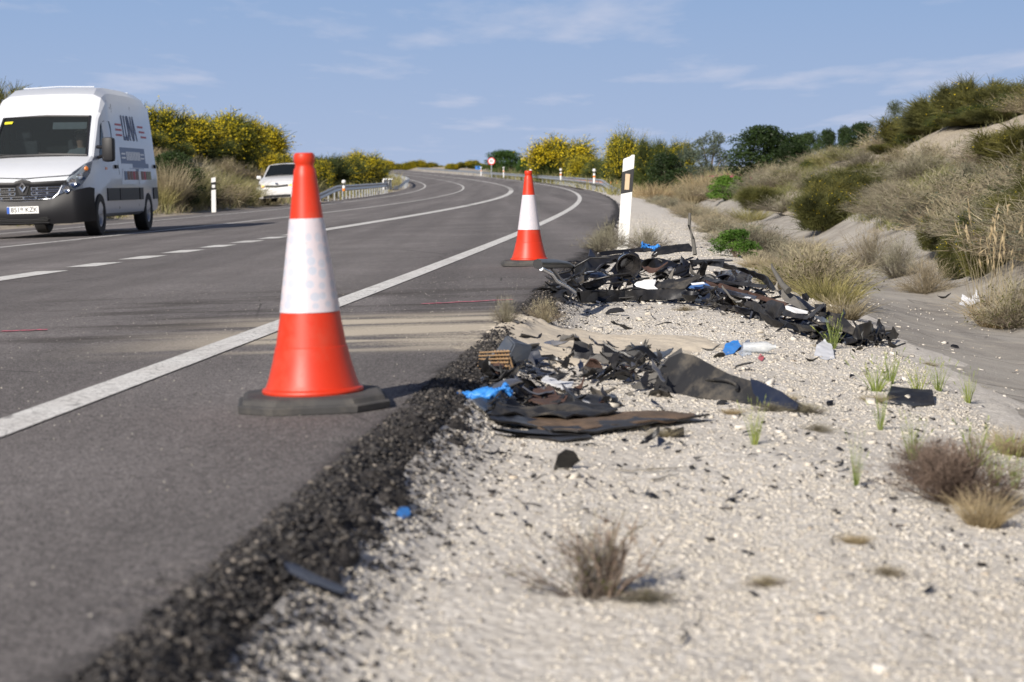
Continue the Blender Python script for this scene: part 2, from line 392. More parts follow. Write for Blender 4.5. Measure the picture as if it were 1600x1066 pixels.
    g.put(b.inputs['Normal'], g.bump(g.math('SUBTRACT', g.math('ADD', g.noise(p, 55, 5, .7), g.math('MULTIPLY', g.noise(p, 7, 4), 2.0)), g.math('MULTIPLY', jn, 3)), .7, .010))
    # sand
    m, t, b = newmat('spilled_sand'); g = NG(t); p = g.pos()
    c = g.mix(g.noise(p, 200, 3), (.48, .41, .31), (.62, .55, .44)); c = g.mix(g.rng(g.noise(p, 9, 4), .55, .75, 0, .5), c, (.33, .26, .18))
    g.put(b.inputs['Base Color'], c); b.inputs['Roughness'].default_value = .95; g.put(b.inputs['Normal'], g.bump(g.noise(p, 60, 4), .4, .004))
ground_materials()

def geo(a, b, n): return a * (b / a) ** (np.arange(n) / (n - 1))
def sheet(name, Ls, ys, mat, dz=0.0, zf=None, kind='structure', parent=None, rough=True):
    Lg, Yg = np.meshgrid(Ls, ys); Xg = Lg + E(Yg)
    Z = (T(Xg, Yg, rough) if zf is None else zf(Lg, Xg, Yg)) + dz
    nx, ny = len(Ls), len(ys)
    i = np.arange(ny - 1)[:, None] * nx + np.arange(nx - 1)[None]
    q = np.stack([i, i + 1, i + 1 + nx, i + nx], -1).reshape(-1, 4)
    o = obj(name, mesh_np(name, np.stack([Xg, Yg, Z], -1).reshape(-1, 3), q, smooth_=True), MATS[mat], parent)
    if kind: o['kind'] = kind
    return o
ys_road = np.concatenate([[-6, -2], geo(1.2, 30, 70), np.linspace(31, 460, 215)])
def road_z(L, X, Y): return np.interp(L, [-12, -10.5, 0, 1.3], [-.36, -.315, 0, .035]) + P(Y)
tag(sheet('road', np.array(list(np.linspace(-12, .5, 26)) + [.702]), ys_road, 'asphalt', zf=road_z, kind='structure'), 'grey asphalt carriageway bending left')

# lane markings
def line(name, L, w, y0, y1, step, mat='road_paint', parent=None, dz=.004):
    ys = np.arange(y0, y1 + step, step)
    return sheet(name, np.array([L - w / 2, L + w / 2]), ys, mat, dz, road_z, 'structure' if parent is None else None, parent)
tag(line('edge_line', 0, .15, -2, 440, 2.0), 'solid white edge line beside the shoulder')
tag(line('lane_line', -7.0, .13, -2, 440, 2.0), 'solid white line between the opposing lanes')
tag(line('edge_line', -10.45, .13, -2, 440, 2.0), 'solid white edge line of the far lane')
dl = empty('dashed_line'); tag(dl, 'row of short white dashes between two lanes', kind='structure')
k = 0; y = 9.3
while y < 420:
    sp = 1.78
    if y < 190:
        line('dash', -3.5, .28, y, y + .95, .95, parent=dl)
    else:
        o = line('dash', -3.5, .22, y, 420, 4, parent=dl); o['kind'] = 'stuff'; break
    y += sp
# pink survey marks sprayed by the accident investigators
tag(line('spray_mark', .62, .012, 10.2, 10.22, .02, 'pink_paint'), 'thin pink survey line sprayed across the shoulder')
bpy.data.objects.remove(bpy.data.objects['spray_mark'])
a = hit(658, 476); b_ = hit(802, 469)
def spray(a, b_, w, label):
    pts = []; n = 14
    for i in range(n + 1):
        p = a.lerp(b_, i / n); p.y += math.sin(i * 1.3) * .012
        L = p.x - float(E(p.y)); z = float(road_z(L, p.x, p.y)) + .004 if L < 1.0 else p.z + .004
        pts += [(p.x, p.y - w, z), (p.x, p.y + w, z)]
    return tag(obj('spray_mark', mesh_np('spray_mark', pts, [(2 * i, 2 * i + 2, 2 * i + 3, 2 * i + 1) for i in range(n)]), MATS['pink_paint']), label, kind='structure')
spray(a, b_, .025, 'thin pink line sprayed across the shoulder')
spray(hit(0, 519), hit(75, 516), .03, 'faint pink line sprayed on the near lane')

# broken asphalt edge: a ragged drop from the shoulder to the gravel
Ls = np.arange(.70, 1.60, .0125); ys = np.concatenate([np.arange(1.3, 9, .016), np.arange(9, 30, .05), np.arange(30, 120, .6)])
def edge_z(L, X, Y):
    wob = vn(Y * 0, Y, 2.2, 11) * .10 + vn(L * 3, Y, 7, 12) * .10 + vn(L * 2, Y, 22, 13) * .05
    s = smooth(1.07, 1.28, L + wob)
    top = np.interp(L, [0, 1.3], [0, .035]) + P(Y)
    bot = T(X, Y) - .012
    rough_ = -.012 * smooth(1.02, 1.2, L + wob) + .62 * (vn(L, Y, 45, 14) * .030 + vn(L, Y, 95, 15) * .018 + vn(L, Y, 17, 16) * .03) * smooth(.98, 1.16, L + wob)
    z = top * (1 - s) + bot * s + rough_
    return z - .06 * smooth(1.29, 1.46, L + vn(L, Y, 12, 17) * .2)
ae = tag(sheet('asphalt_edge', Ls, ys, 'asphalt', zf=edge_z, kind='structure'), 'crumbling black asphalt edge of the shoulder')
def broken_f(L, Y): return smooth(1.0, 1.13, L + vn(L, Y, 2.2, 51) * .08 + vn(L, Y, 14, 52) * .07 + vn(L, Y, 55, 53) * .05)
Lg, Yg = np.meshgrid(Ls, ys)
at = ae.data.attributes.new('broken', 'FLOAT', 'POINT'); at.data.foreach_set('value', broken_f(Lg, Yg).astype(np.float32).ravel())

# gravel verge
ys_v = np.concatenate([[-6, -1], np.arange(1.4, 16, .04), np.arange(16, 60, .35), np.arange(60, 460, 3)])
sheet('gravel_verge', np.concatenate([np.arange(1.2, 3.90, .04)]), ys_v, 'gravel', zf=lambda L, X, Y: T(X, Y) + .02 * smooth(3.0, 3.25, L) - .10 * smooth(3.12, 3.75, L + vn(X, Y, 1.3, 81) * .45 + vn(X, Y, 6, 82) * .12)).__setitem__('label', 'pale gravel verge strewn with debris')
# concrete lined ditch
def ditch_z(L, X, Y): return T(X, Y, False) + .006 + vn(X, Y, .9, 71) * .05 * smooth(3.4, 4.0, L) * smooth(5.7, 5.2, L) + smooth(4.7, 5.2, L) * vn(X, Y, .42, 72) * .22 * smooth(5.72, 5.5, L)
tag(sheet('concrete_ditch', np.array([3.22, 3.36, 3.6, 3.9, 4.2, 4.4, 4.6, 4.75, 4.9, 5.0, 5.1, 5.2, 5.3, 5.4, 5.5, 5.6, 5.7]), ys_v, 'ditch_concrete', zf=ditch_z), 'grey concrete gutter at the foot of the bank')
# banks
ys_b = np.concatenate([[-6, 1], np.arange(3, 60, .35), np.arange(60, 160, 1.2), np.arange(160, 460, 5)])
sheet('right_bank', np.concatenate([np.arange(5.25, 14, .22), np.arange(14, 30, 1.2), [32, 40, 60, 100, 200, 400]]), ys_b, 'bank_soil', .002)
sheet('left_bank', np.concatenate([[-400, -200, -100, -60, -45], np.arange(-38, -12, .4), [-11.9]]), np.concatenate([[-6, 10], np.arange(20, 120, .7), np.arange(121, 460, 4)]), 'bank_soil', -.01)
# land as far as the horizon
xs = np.concatenate([-geo(20, 9000, 24)[::-1], [0], geo(20, 9000, 24)]); yf = np.concatenate([[-300, -40], np.arange(-10, 455, 15), geo(455, 9000, 16)])
Xg, Yg = np.meshgrid(xs, yf); Zf = np.where(Yg > 440, T(Xg, np.minimum(Yg, 459), False) * .35 + .6, np.minimum(T(Xg, Yg, False), 0) * 0 - .9)
nx = len(xs); i = np.arange(len(yf) - 1)[:, None] * nx + np.arange(nx - 1)[None]
o = obj('ground', mesh_np('ground', np.stack([Xg, Yg, Zf], -1).reshape(-1, 3), np.stack([i, i + 1, i + 1 + nx, i + nx], -1).reshape(-1, 4)), MATS['bank_soil']); o['kind'] = 'structure'

# loose stones (nobody could count them)
def stones(name, n, x, y, z, size, mat, label, flat=.7):
    cube = np.array([[-1, -1, -1], [1, -1, -1], [1, 1, -1], [-1, 1, -1], [-1, -1, 1], [1, -1, 1], [1, 1, 1], [-1, 1, 1]], float)
    fc = np.array([[0, 3, 2, 1], [4, 5, 6, 7], [0, 1, 5, 4], [1, 2, 6, 5], [2, 3, 7, 6], [3, 0, 4, 7]])
    v = cube[None] * (1 + rng.uniform(-.42, .30, (n, 8, 3)))
    v *= (size[:, None, None] * .5 * rng.uniform(.65, 1.25, (n, 1, 3))) * np.array([1, 1, flat])
    a = rng.uniform(0, 2 * PI, n); ca, sa = np.cos(a), np.sin(a)
    b = rng.uniform(-.7, .7, n); cb, sb = np.cos(b), np.sin(b)
    x0 = v[..., 0] * cb[:, None] + v[..., 2] * sb[:, None]; z0 = -v[..., 0] * sb[:, None] + v[..., 2] * cb[:, None]
    x1 = x0 * ca[:, None] - v[..., 1] * sa[:, None]; y1 = x0 * sa[:, None] + v[..., 1] * ca[:, None]
    V = np.stack([x1 + x[:, None], y1 + y[:, None], z0 + z[:, None]], -1).reshape(-1, 3)
    Q = (fc[None] + (np.arange(n) * 8)[:, None, None]).reshape(-1, 4)
    o = obj(name, mesh_np(name, V, Q), MATS[mat]); return tag(o, label, kind='stuff')
def frustum(x, y, m=.6): return np.abs(x) < y * .262 + m
n = 150000; y = 2.1 * (48 / 2.1) ** (rng.uniform(0, 1, n) ** 1.25); L = rng.uniform(1.22, 3.55, n); x = L + E(y); k = frustum(x, y); x, y, L = x[k], y[k], L[k]; n = len(x)
patch = vn(x, y, 1.3, 31) + vn(x, y, 4, 32) * .6
k = rng.uniform(0, 1, n) < .80 + patch * 1.1; x, y, L = x[k], y[k], L[k]; n = len(x)
size = np.exp(rng.normal(math.log(.0056), .36, n)) * (.85 + y * .035); size = np.clip(size, .003, .022)
kk = rng.uniform(0, 1, n) < np.clip(1.35 - y / 36, .08, 1)
x, y, size = x[kk], y[kk], size[kk]; n = len(x)
stones('gravel', n, x, y, T(x, y) + size * .02, size, 'stone', 'pale angular gravel covering the verge', .55)
n = 150; y = rng.uniform(5, 16, n); x = rng.uniform(1.45, 3.6, n) + E(y); size = rng.uniform(.016, .036, n)
stones('rubble', n, x, y, T(x, y) + size * .1, size, 'stone', 'larger pale stones lying in the gravel', .6)
n = 19000; y = 1.9 * (16 / 1.9) ** rng.uniform(0, 1, n); L = 1.06 + np.abs(rng.normal(.11, .095, n)); x = L + E(y)
size = np.clip(np.exp(rng.normal(math.log(.0046), .5, n)), .002, .016)
zz_ = np.maximum(edge_z(L, x, y), T(x, y)); stones('asphalt_crumbs', n, x, y, zz_ + size * .15, size, 'asphalt_crumb', 'black crumbs of broken asphalt along the edge')
n = 900; y = rng.uniform(2, 14, n); L = rng.uniform(-1.5, .98, n); x = L + E(y); size = rng.uniform(.002, .004, n)
stones('road_grit', n, x, y, road_z(L, x, y) + size * .3, size, 'stone', 'fine pale grit scattered on the asphalt')
n = 700; y = rng.uniform(5, 40, n); L = rng.uniform(3.3, 5.2, n); x = L + E(y); k = frustum(x, y); x, y = x[k], y[k]; n = len(x); size = rng.uniform(.005, .013, n)
stones('ditch_grit', n, x, y, T(x, y, False) + .006 + size * .2, size, 'stone', 'pale chips lying on the concrete gutter')

# sand spilled over the edge on to the gravel
def sand_z(L, X, Y):
    m = smooth(7.9, 8.7, Y + vn(X, Y, 3, 41) * .5) * (1 - smooth(9.6, 10.2, Y + vn(X, Y, 3, 42) * .5)) * (1 - smooth(1.75, 2.35, L + vn(X, Y, 4, 43) * .3))
    base = np.maximum(edge_z(L, X, Y), T(X, Y))
    ramp_ = np.interp(L, [1.0, 1.5, 3], [.035, -.07, -.10])
    return np.where(m > .02, np.maximum(base * .35 + ramp_ * .65, base - .01) + .034 * (m - .55) + vn(X, Y, 18, 44) * .012 + vn(X, Y, 50, 45) * .006, base - .05) - (1 - m) * .03 - .022 * smooth(1.12, 1.0, L)
tag(sheet('spilled_sand', np.arange(1.0, 2.6, .02), np.arange(7.5, 10.6, .02), 'spilled_sand', zf=sand_z, kind='stuff'), 'tan absorbent sand spilled over the asphalt edge')

n = 1900; y = 4.0 * (14 / 4.0) ** rng.uniform(0, 1, n); L = 1.35 + 1.7 * rng.uniform(0, 1, n) ** 1.4; x = L + E(y); size = np.clip(np.exp(rng.normal(math.log(.0065), .5, n)), .003, .016)
kk = rng.uniform(0, 1, n) < .45 + 1.4 * vn(x, y, 1.6, 91); x, y, size = x[kk], y[kk], size[kk]; n = len(x)
stones('plastic_crumbs', n, x, y, T(x, y) + size * .2 + .003, size, 'asphalt_crumb', 'tiny black crumbs strewn over the pale gravel', .35)
# ================================================================ MATERIALS FOR THE THINGS
simple('cone_orange', (.54, .030, .008), .45, var=.14, scale=4, bump=.12, bscale=14, dust=.32, dustcol=(.36, .13, .08), spec=.4)
simple('rubber', (.045, .044, .044), .8, var=.3, bump=.3, bscale=120, dust=.5, dustcol=(.16, .145, .125))
simple('white_plastic', (.66, .66, .64), .45, var=.04, dust=.12, dustcol=(.5, .45, .37))
simple('black_film', (.012, .012, .013), .45)
simple('beige_reflector', (.55, .40, .26), .35, var=.08, bump=.2, bscale=300)
simple('van_white', (.58, .60, .63), .30, var=.015, coat=.4, dust=.06)
simple('car_white', (.64, .64, .64), .25, var=.015, coat=.6)
simple('dark_plastic', (.011, .011, .013), .5, var=.2, spec=.3)
simple('black_void', (.004, .004, .004), .8)
simple('chrome', (.72, .73, .75), .16, metal=1, var=.03)
simple('tyre_rubber', (.016, .016, .016), .75, var=.3, dust=.3, dustcol=(.08, .07, .06))
simple('rim_steel', (.28, .28, .29), .4, metal=.8, var=.1)
simple('lamp_reflector', (.65, .67, .70), .15, metal=.9, var=.15, scale=30)
simple('amber', (.75, .22, .03), .3)
simple('plate_white', (.80, .80, .78), .4, var=.02)
simple('plate_blue', (.02, .09, .42), .4, var=.02)
simple('print_black', (.015, .015, .017), .5, var=.02)
simple('print_blue', (.05, .09, .20), .5, var=.05)
simple('print_steel', (.14, .20, .33), .5, var=.05)
simple('print_red', (.45, .05, .07), .5, var=.05)
simple('print_brown', (.20, .09, .06), .5, var=.6, scale=14)
simple('print_olive', (.25, .25, .14), .5, var=.6, scale=14)
simple('yellow_sticker', (.70, .62, .03), .5)
simple('seat_cloth', (.05, .05, .055), .9)
simple('cloth_grey', (.20, .21, .22), .9)
simple('skin', (.42, .25, .18), .6, var=.05)
simple('hair_dark', (.03, .022, .018), .8)
simple('galvanised', (.42, .44, .46), .42, metal=.75, var=.18, scale=5)
simple('sign_red', (.62, .02, .02), .4, var=.03)
simple('sign_white', (.80, .80, .80), .4, var=.02)
simple('sign_blue', (.05, .20, .60), .4, var=.03)
def glass_mat(name, tint, a=.35):
    m, t, b = newmat(name); g = NG(t)
    b.inputs['Base Color'].default_value = (*[x * .1 for x in tint], 1); b.inputs['Roughness'].default_value = .03; b.inputs['Specular IOR Level'].default_value = .6
    tr = g.node('ShaderNodeBsdfTransparent'); tr.inputs[0].default_value = (*tint, 1)
    ms = g.node('ShaderNodeMixShader'); ms.inputs[0].default_value = a
    g.l.new(tr.outputs[0], ms.inputs[1]); g.l.new(b.outputs[0], ms.inputs[2]); g.l.new(ms.outputs[0], t.nodes['Material Output'].inputs[0])
glass_mat('windscreen_glass', (.50, .58, .60), .34); glass_mat('dark_glass', (.18, .22, .24), .6); glass_mat('lens_glass', (.92, .95, .97), .25)
m, t, b = newmat('hazard_lamp'); b.inputs['Base Color'].default_value = (.9, .35, .05, 1); b.inputs['Emission Color'].default_value = (1, .42, .08, 1); b.inputs['Emission Strength'].default_value = 1.6
# retroreflective sleeve: white film over round glass bead cells
m, t, b = newmat('retro_sleeve'); g = NG(t); uv = g.coord('UV')
d = g.voro(uv, 31, rnd=.45); d2 = g.voro(uv, 36, 'DISTANCE_TO_EDGE', rnd=.32)
cell = g.rng(d, .36, .46, 0, 1, sm=True)
c = g.mix(cell, (.45, .475, .545), (.575, .52, .55)); c = g.mix(g.rng(g.noise(uv, 9, 4), .45, .7, 0, .35), c, (.48, .42, .45)); c = g.mix(g.rng(g.noise(uv, 40, 6, .75), .60, .72, 0, .6), c, (.30, .26, .25))
g.put(b.inputs['Base Color'], c); b.inputs['Roughness'].default_value = .38; g.put(b.inputs['Normal'], g.bump(cell, .25, .001))
m, t, b = newmat('retro_sleeve_fine'); g = NG(t); uv = g.coord('UV')
c = g.mix(g.rng(g.voro(uv, 110, rnd=.5), .25, .5, 0, 1), (.44, .46, .53), (.60, .55, .575))
sx = g.node('ShaderNodeSeparateXYZ'); g.l.new(uv, sx.inputs[0])
g.put(b.inputs['Base Color'], c); b.inputs['Roughness'].default_value = .4

# ================================================================ TRAFFIC CONES
def make_cone(loc, lean, yaw, label, film):
    t = empty('traffic_cone', loc, (lean[0], lean[1], yaw)); tag(t, label, 'traffic cone', 'traffic cones on the shoulder')
    # octagonal rubber base with a stepped edge
    bm = bmesh.new()
    def octo(r, c, z): 
        p = [(r, c), (c, r), (-c, r), (-r, c), (-r, -c), (-c, -r), (c, -r), (r, -c)]
        return [bm.verts.new((x, y, z)) for x, y in p]
    rings = [octo(.216, .118, .002), octo(.218, .120, .020), octo(.213, .117, .024), octo(.205, .112, .025), octo(.200, .108, .038), octo(.190, .102, .043), octo(.12, .07, .045)]
    bm.faces.new(rings[0])
    for a, b2 in zip(rings, rings[1:]):
        for k in range(8): bm.faces.new((a[k], a[(k + 1) % 8], b2[(k + 1) % 8], b2[k]))
    bm.faces.new(rings[-1]); bmesh.ops.recalc_face_normals(bm, faces=bm.faces)
    obj('base', bm, MATS['rubber'], t)
    body = [(.120, .042), (.146, .044), (.148, .050), (.146, .056), (.137, .060), (.128, .085), (.114, .135), (.1045, .178), (.1025, .180), (.086, .278), (.0485, .550), (.034, .668), (.0315, .690), (.0275, .697), (.0265, .703), (.028, .708), (.0300, .713), (.0305, .728), (.0285, .736), (.024, .739), (.018, .737), (.018, .70), (.028, .62)]
    lathe('cone_body', body, MATS['cone_orange'], t, 64, 30)
    lathe('reflective_sleeve', [(.0863, .2795), (.0880, .2798), (.0500, .5495), (.0485, .5500)], MATS[film], t, 64, 30, uv=True)
    return t
def on_road(px, py):
    d = ray(px, py); y = 1.5
    while True:
        x = d.x / d.y * y; z = float(road_z(x - float(E(y)), x, y))
        if CAM_H + d.z / d.y * y < z: return Vector((x, y, z + .001))
        y *= 1.002
make_cone(on_road(490, 636), (0, -R(1.7), 0), R(7), 'large orange cone with white honeycomb sleeve, near the camera on the shoulder', 'retro_sleeve')
make_cone(on_road(827, 415), (0, -R(.6), 0), R(4), 'smaller looking orange cone further along the shoulder beside the wreckage pile', 'retro_sleeve_fine')

# ================================================================ MARKER POSTS (white blades with a black band)
def prism(name, pts, y0, y1, mat, parent, taper=.35):
    """front outline in x,z extruded in y, narrowing to the rear"""
    bm = bmesh.new(); n = len(pts); cx = sum(p[0] for p in pts) / n
    f = [bm.verts.new((x, y0, z)) for x, z in pts]; b2 = [bm.verts.new((cx + (x - cx) * taper, y1, z)) for x, z in pts]
    bm.faces.new(f); bm.faces.new(b2[::-1])
    for k in range(n): bm.faces.new((f[k], b2[k], b2[(k + 1) % n], f[(k + 1) % n]))
    bmesh.ops.recalc_face_normals(bm, faces=bm.faces)
    bmesh.ops.bevel(bm, geom=list(bm.edges), offset=.004, segments=2, affect='EDGES')
    return obj(name, bm, mat, parent)
def marker_post(loc, h, w, lean, yaw, label, refl=True, slant=.055):
    t = empty('marker_post', loc, (0, lean, yaw)); tag(t, label, 'marker post')
    a = w / 2
    prism('post_body', [(-a, -.12), (a, -.12), (a, h), (-a, h - slant)], 0, .07, MATS['white_plastic'], t)
    b2 = a + .003; z0, z1 = h - .41, h - .17
    prism('black_band', [(-b2, z0 - slant * .6), (b2, z0), (b2, z1 + .02), (-b2, z1 + .02 - slant * .9)], -.004, .074, MATS['black_film'], t)
    if refl: box('reflector', (.0, -.007, (z0 + z1) / 2 - .014), (w * .40, .008, .175), MATS['beige_reflector'], t, .002)
    return t
p = hit(972, 387); p.y = 22.1; p.x = (973 - 800) / F_PX * 22.1; p.z = Tz(p.x, p.y)
h1 = pt(981, 241, 22.1).z - p.z
marker_post(p, h1, .128, R(3.6), R(-8), 'white marker post with black band and beige reflector behind the far wreckage')
yl = 66.0; xl = (335 - 800) / F_PX * yl; zl = Tz(xl, yl)
q = marker_post(Vector((xl, yl, zl)), pt(335, 277, yl).z - zl, .15, 0, R(6), 'thin white marker post in dry grass between the van and the parked car', refl=False, slant=.03)
box('reflector', (0, -.012, pt(335, 277, yl).z - zl - .30), (.10, .01, .10), MATS['white_plastic'], q, .002)

# ================================================================ VEHICLE BODIES
def ring_pts(s):
    wl, zb, zm, wsh, zsh, wt, zt = s[1:8]
    return [(0, zb), (wl - .10, zb), (wl - .02, zb + .05), (wl, zb + .14), (wl, zm), ((wl * .45 + wsh * .55), zm + (zsh - zm) * .62), (wsh, zsh), (wsh * .6 + wt * .4 + .012, zsh + (zt - zsh) * .52), (wt, zt - .025), (wt * .6, zt - .006), (0, zt)]
def side_x(st, y, z):
    ys_ = [s[0] for s in st]
    v = [np.interp(y, ys_, [s[i] for s in st]) for i in range(1, 8)]
    rp = ring_pts((0, *v)); zs = [q_[1] for q_ in rp[3:9]]; xs_ = [q_[0] for q_ in rp[3:9]]
    return float(np.interp(z, zs, xs_))
def loft_body(name, st, mat, parent, holes, wheels, glass_top, glass_side=(), wheel_r=.37, split=None):
    bm = bmesh.new(); rings = []
    for s in st:
        half = ring_pts(s); full = half + [(-x, z) for x, z in half[-2:0:-1]]
        rings.append([bm.verts.new((x, s[0], z)) for x, z in full])
    n = len(rings[0]); m = len(ring_pts(st[0]))
    for i in range(len(rings) - 1):
        for k in range(n):
            f = bm.faces.new((rings[i][k], rings[i][(k + 1) % n], rings[i + 1][(k + 1) % n], rings[i + 1][k]))
            f.smooth = True
            kk = k if k < m - 1 else n - 1 - k     # mirrored segment index
            if i in glass_top and kk >= m - 3: f.material_index = 1
            if (i, kk) in glass_side: f.material_index = 1
    bm.faces.new(rings[0]); bm.faces.new(rings[-1][::-1]); bmesh.ops.recalc_face_normals(bm, faces=bm.faces)
    o = obj(name, bm, mat, parent); o.data.materials.append(MATS['black_void'])
    for (wy, wz) in wheels:
        bc = bmesh.new(); bmesh.ops.create_cone(bc, cap_ends=True, segments=40, radius1=wheel_r, radius2=wheel_r, depth=3, matrix=Matrix.Translation((0, wy, wz)) @ Matrix.Rotation(PI / 2, 4, 'Y'))
        c = obj('cutter', bc, MATS['black_void']); md = o.modifiers.new('b', 'BOOLEAN'); md.object = c; md.operation = 'DIFFERENCE'; md.solver = 'EXACT'
        dg = bpy.context.evaluated_depsgraph_get(); bpy.context.view_layer.update()
        me = bpy.data.meshes.new_from_object(o.evaluated_get(dg)); o.modifiers.clear(); o.data = me; bpy.data.objects.remove(c)
    # cut the window openings
    bm = bmesh.new(); bm.from_mesh(o.data)
    dele = [f for f in bm.faces if f.material_index == 1 and max(v.co.z for v in f.verts) > .75 and abs(f.calc_center_median().z) > .8]
    bmesh.ops.delete(bm, geom=dele, context='FACES'); bm.to_mesh(o.data); bm.free(); shade(o, 22)
    return o
def panel_on_side(name, st, outline, mat, parent, off=.006, side=1, thick=.012):
    """a flat-ish panel following the body side; outline in (y, z)"""
    bm = bmesh.new(); vs = []
    for y, z in outline: vs.append(bm.verts.new((side * (side_x(st, y, z) + off), y, z)))
    f = bm.faces.new(vs); r = bmesh.ops.extrude_face_region(bm, geom=[f])
    for v in r['geom']:
        if isinstance(v, bmesh.types.BMVert): v.co.x -= side * thick
    bmesh.ops.recalc_face_normals(bm, faces=bm.faces)
    return obj(name, bm, mat, parent)
def wheel(parent, x, y, r, w, side, hub=.6, spokes=6):
    prof = [(r * .62, -w / 2), (r * .93, -w / 2), (r * .985, -w * .42), (r, -w * .25), (r, w * .25), (r * .985, w * .42), (r * .93, w / 2), (r * .62, w / 2), (r * .60, w * .3), (r * .60, -w * .3), (r * .62, -w / 2)]
    e = bpy.data.objects.new('wheel', None); link(e, parent); e.location = (x, y, r); e.rotation_euler = (0, side * PI / 2, 0)
    lathe('tyre', prof, MATS['tyre_rubber'], e, 40, 30)
    o = lathe('rim', [(0, w * .30), (r * .10, w * .32), (r * .14, w * .26), (r * .42, w * .22), (r * .50, w * .36), (r * .585, w * .42), (r * .61, w * .40), (r * .60, -w * .3)], MATS['rim_steel'], e, 36, 30)
    return e
def plan_strip(name, plan, z0, z1, mat, parent, thick=.02, nx=40, nz=5, bulge=.02, xr=None):
    """curved front panel: plan(x)->y, lower and upper edge functions of x"""
    bm = bmesh.new(); x0, x1 = xr; g_ = []
    for i in range(nx + 1):
        x = x0 + (x1 - x0) * i / nx; col_ = []
        for j in range(nz + 1):
            t = j / nz; z = z0(x) + (z1(x) - z0(x)) * t
            col_.append(bm.verts.new((x, plan(x) - bulge * math.sin(PI * t), z)))
        g_.append(col_)
    for i in range(nx):
        for j in range(nz): bm.faces.new((g_[i][j], g_[i + 1][j], g_[i + 1][j + 1], g_[i][j + 1]))
    bmesh.ops.recalc_face_normals(bm, faces=bm.faces)
    bmesh.ops.solidify(bm, geom=list(bm.faces), thickness=-thick); bmesh.ops.recalc_face_normals(bm, faces=bm.faces)
    return shade(obj(name, bm, mat, parent), 40)
def patch(name, pts, mat, parent, thick=.01, bev=0):
    bm = bmesh.new(); vs = [bm.verts.new(p_) for p_ in pts]; f = bm.faces.new(vs)
    bmesh.ops.triangulate(bm, faces=[f]); bmesh.ops.recalc_face_normals(bm, faces=bm.faces)
    bmesh.ops.solidify(bm, geom=list(bm.faces), thickness=thick); bmesh.ops.recalc_face_normals(bm, faces=bm.faces)
    return obj(name, bm, mat, parent)

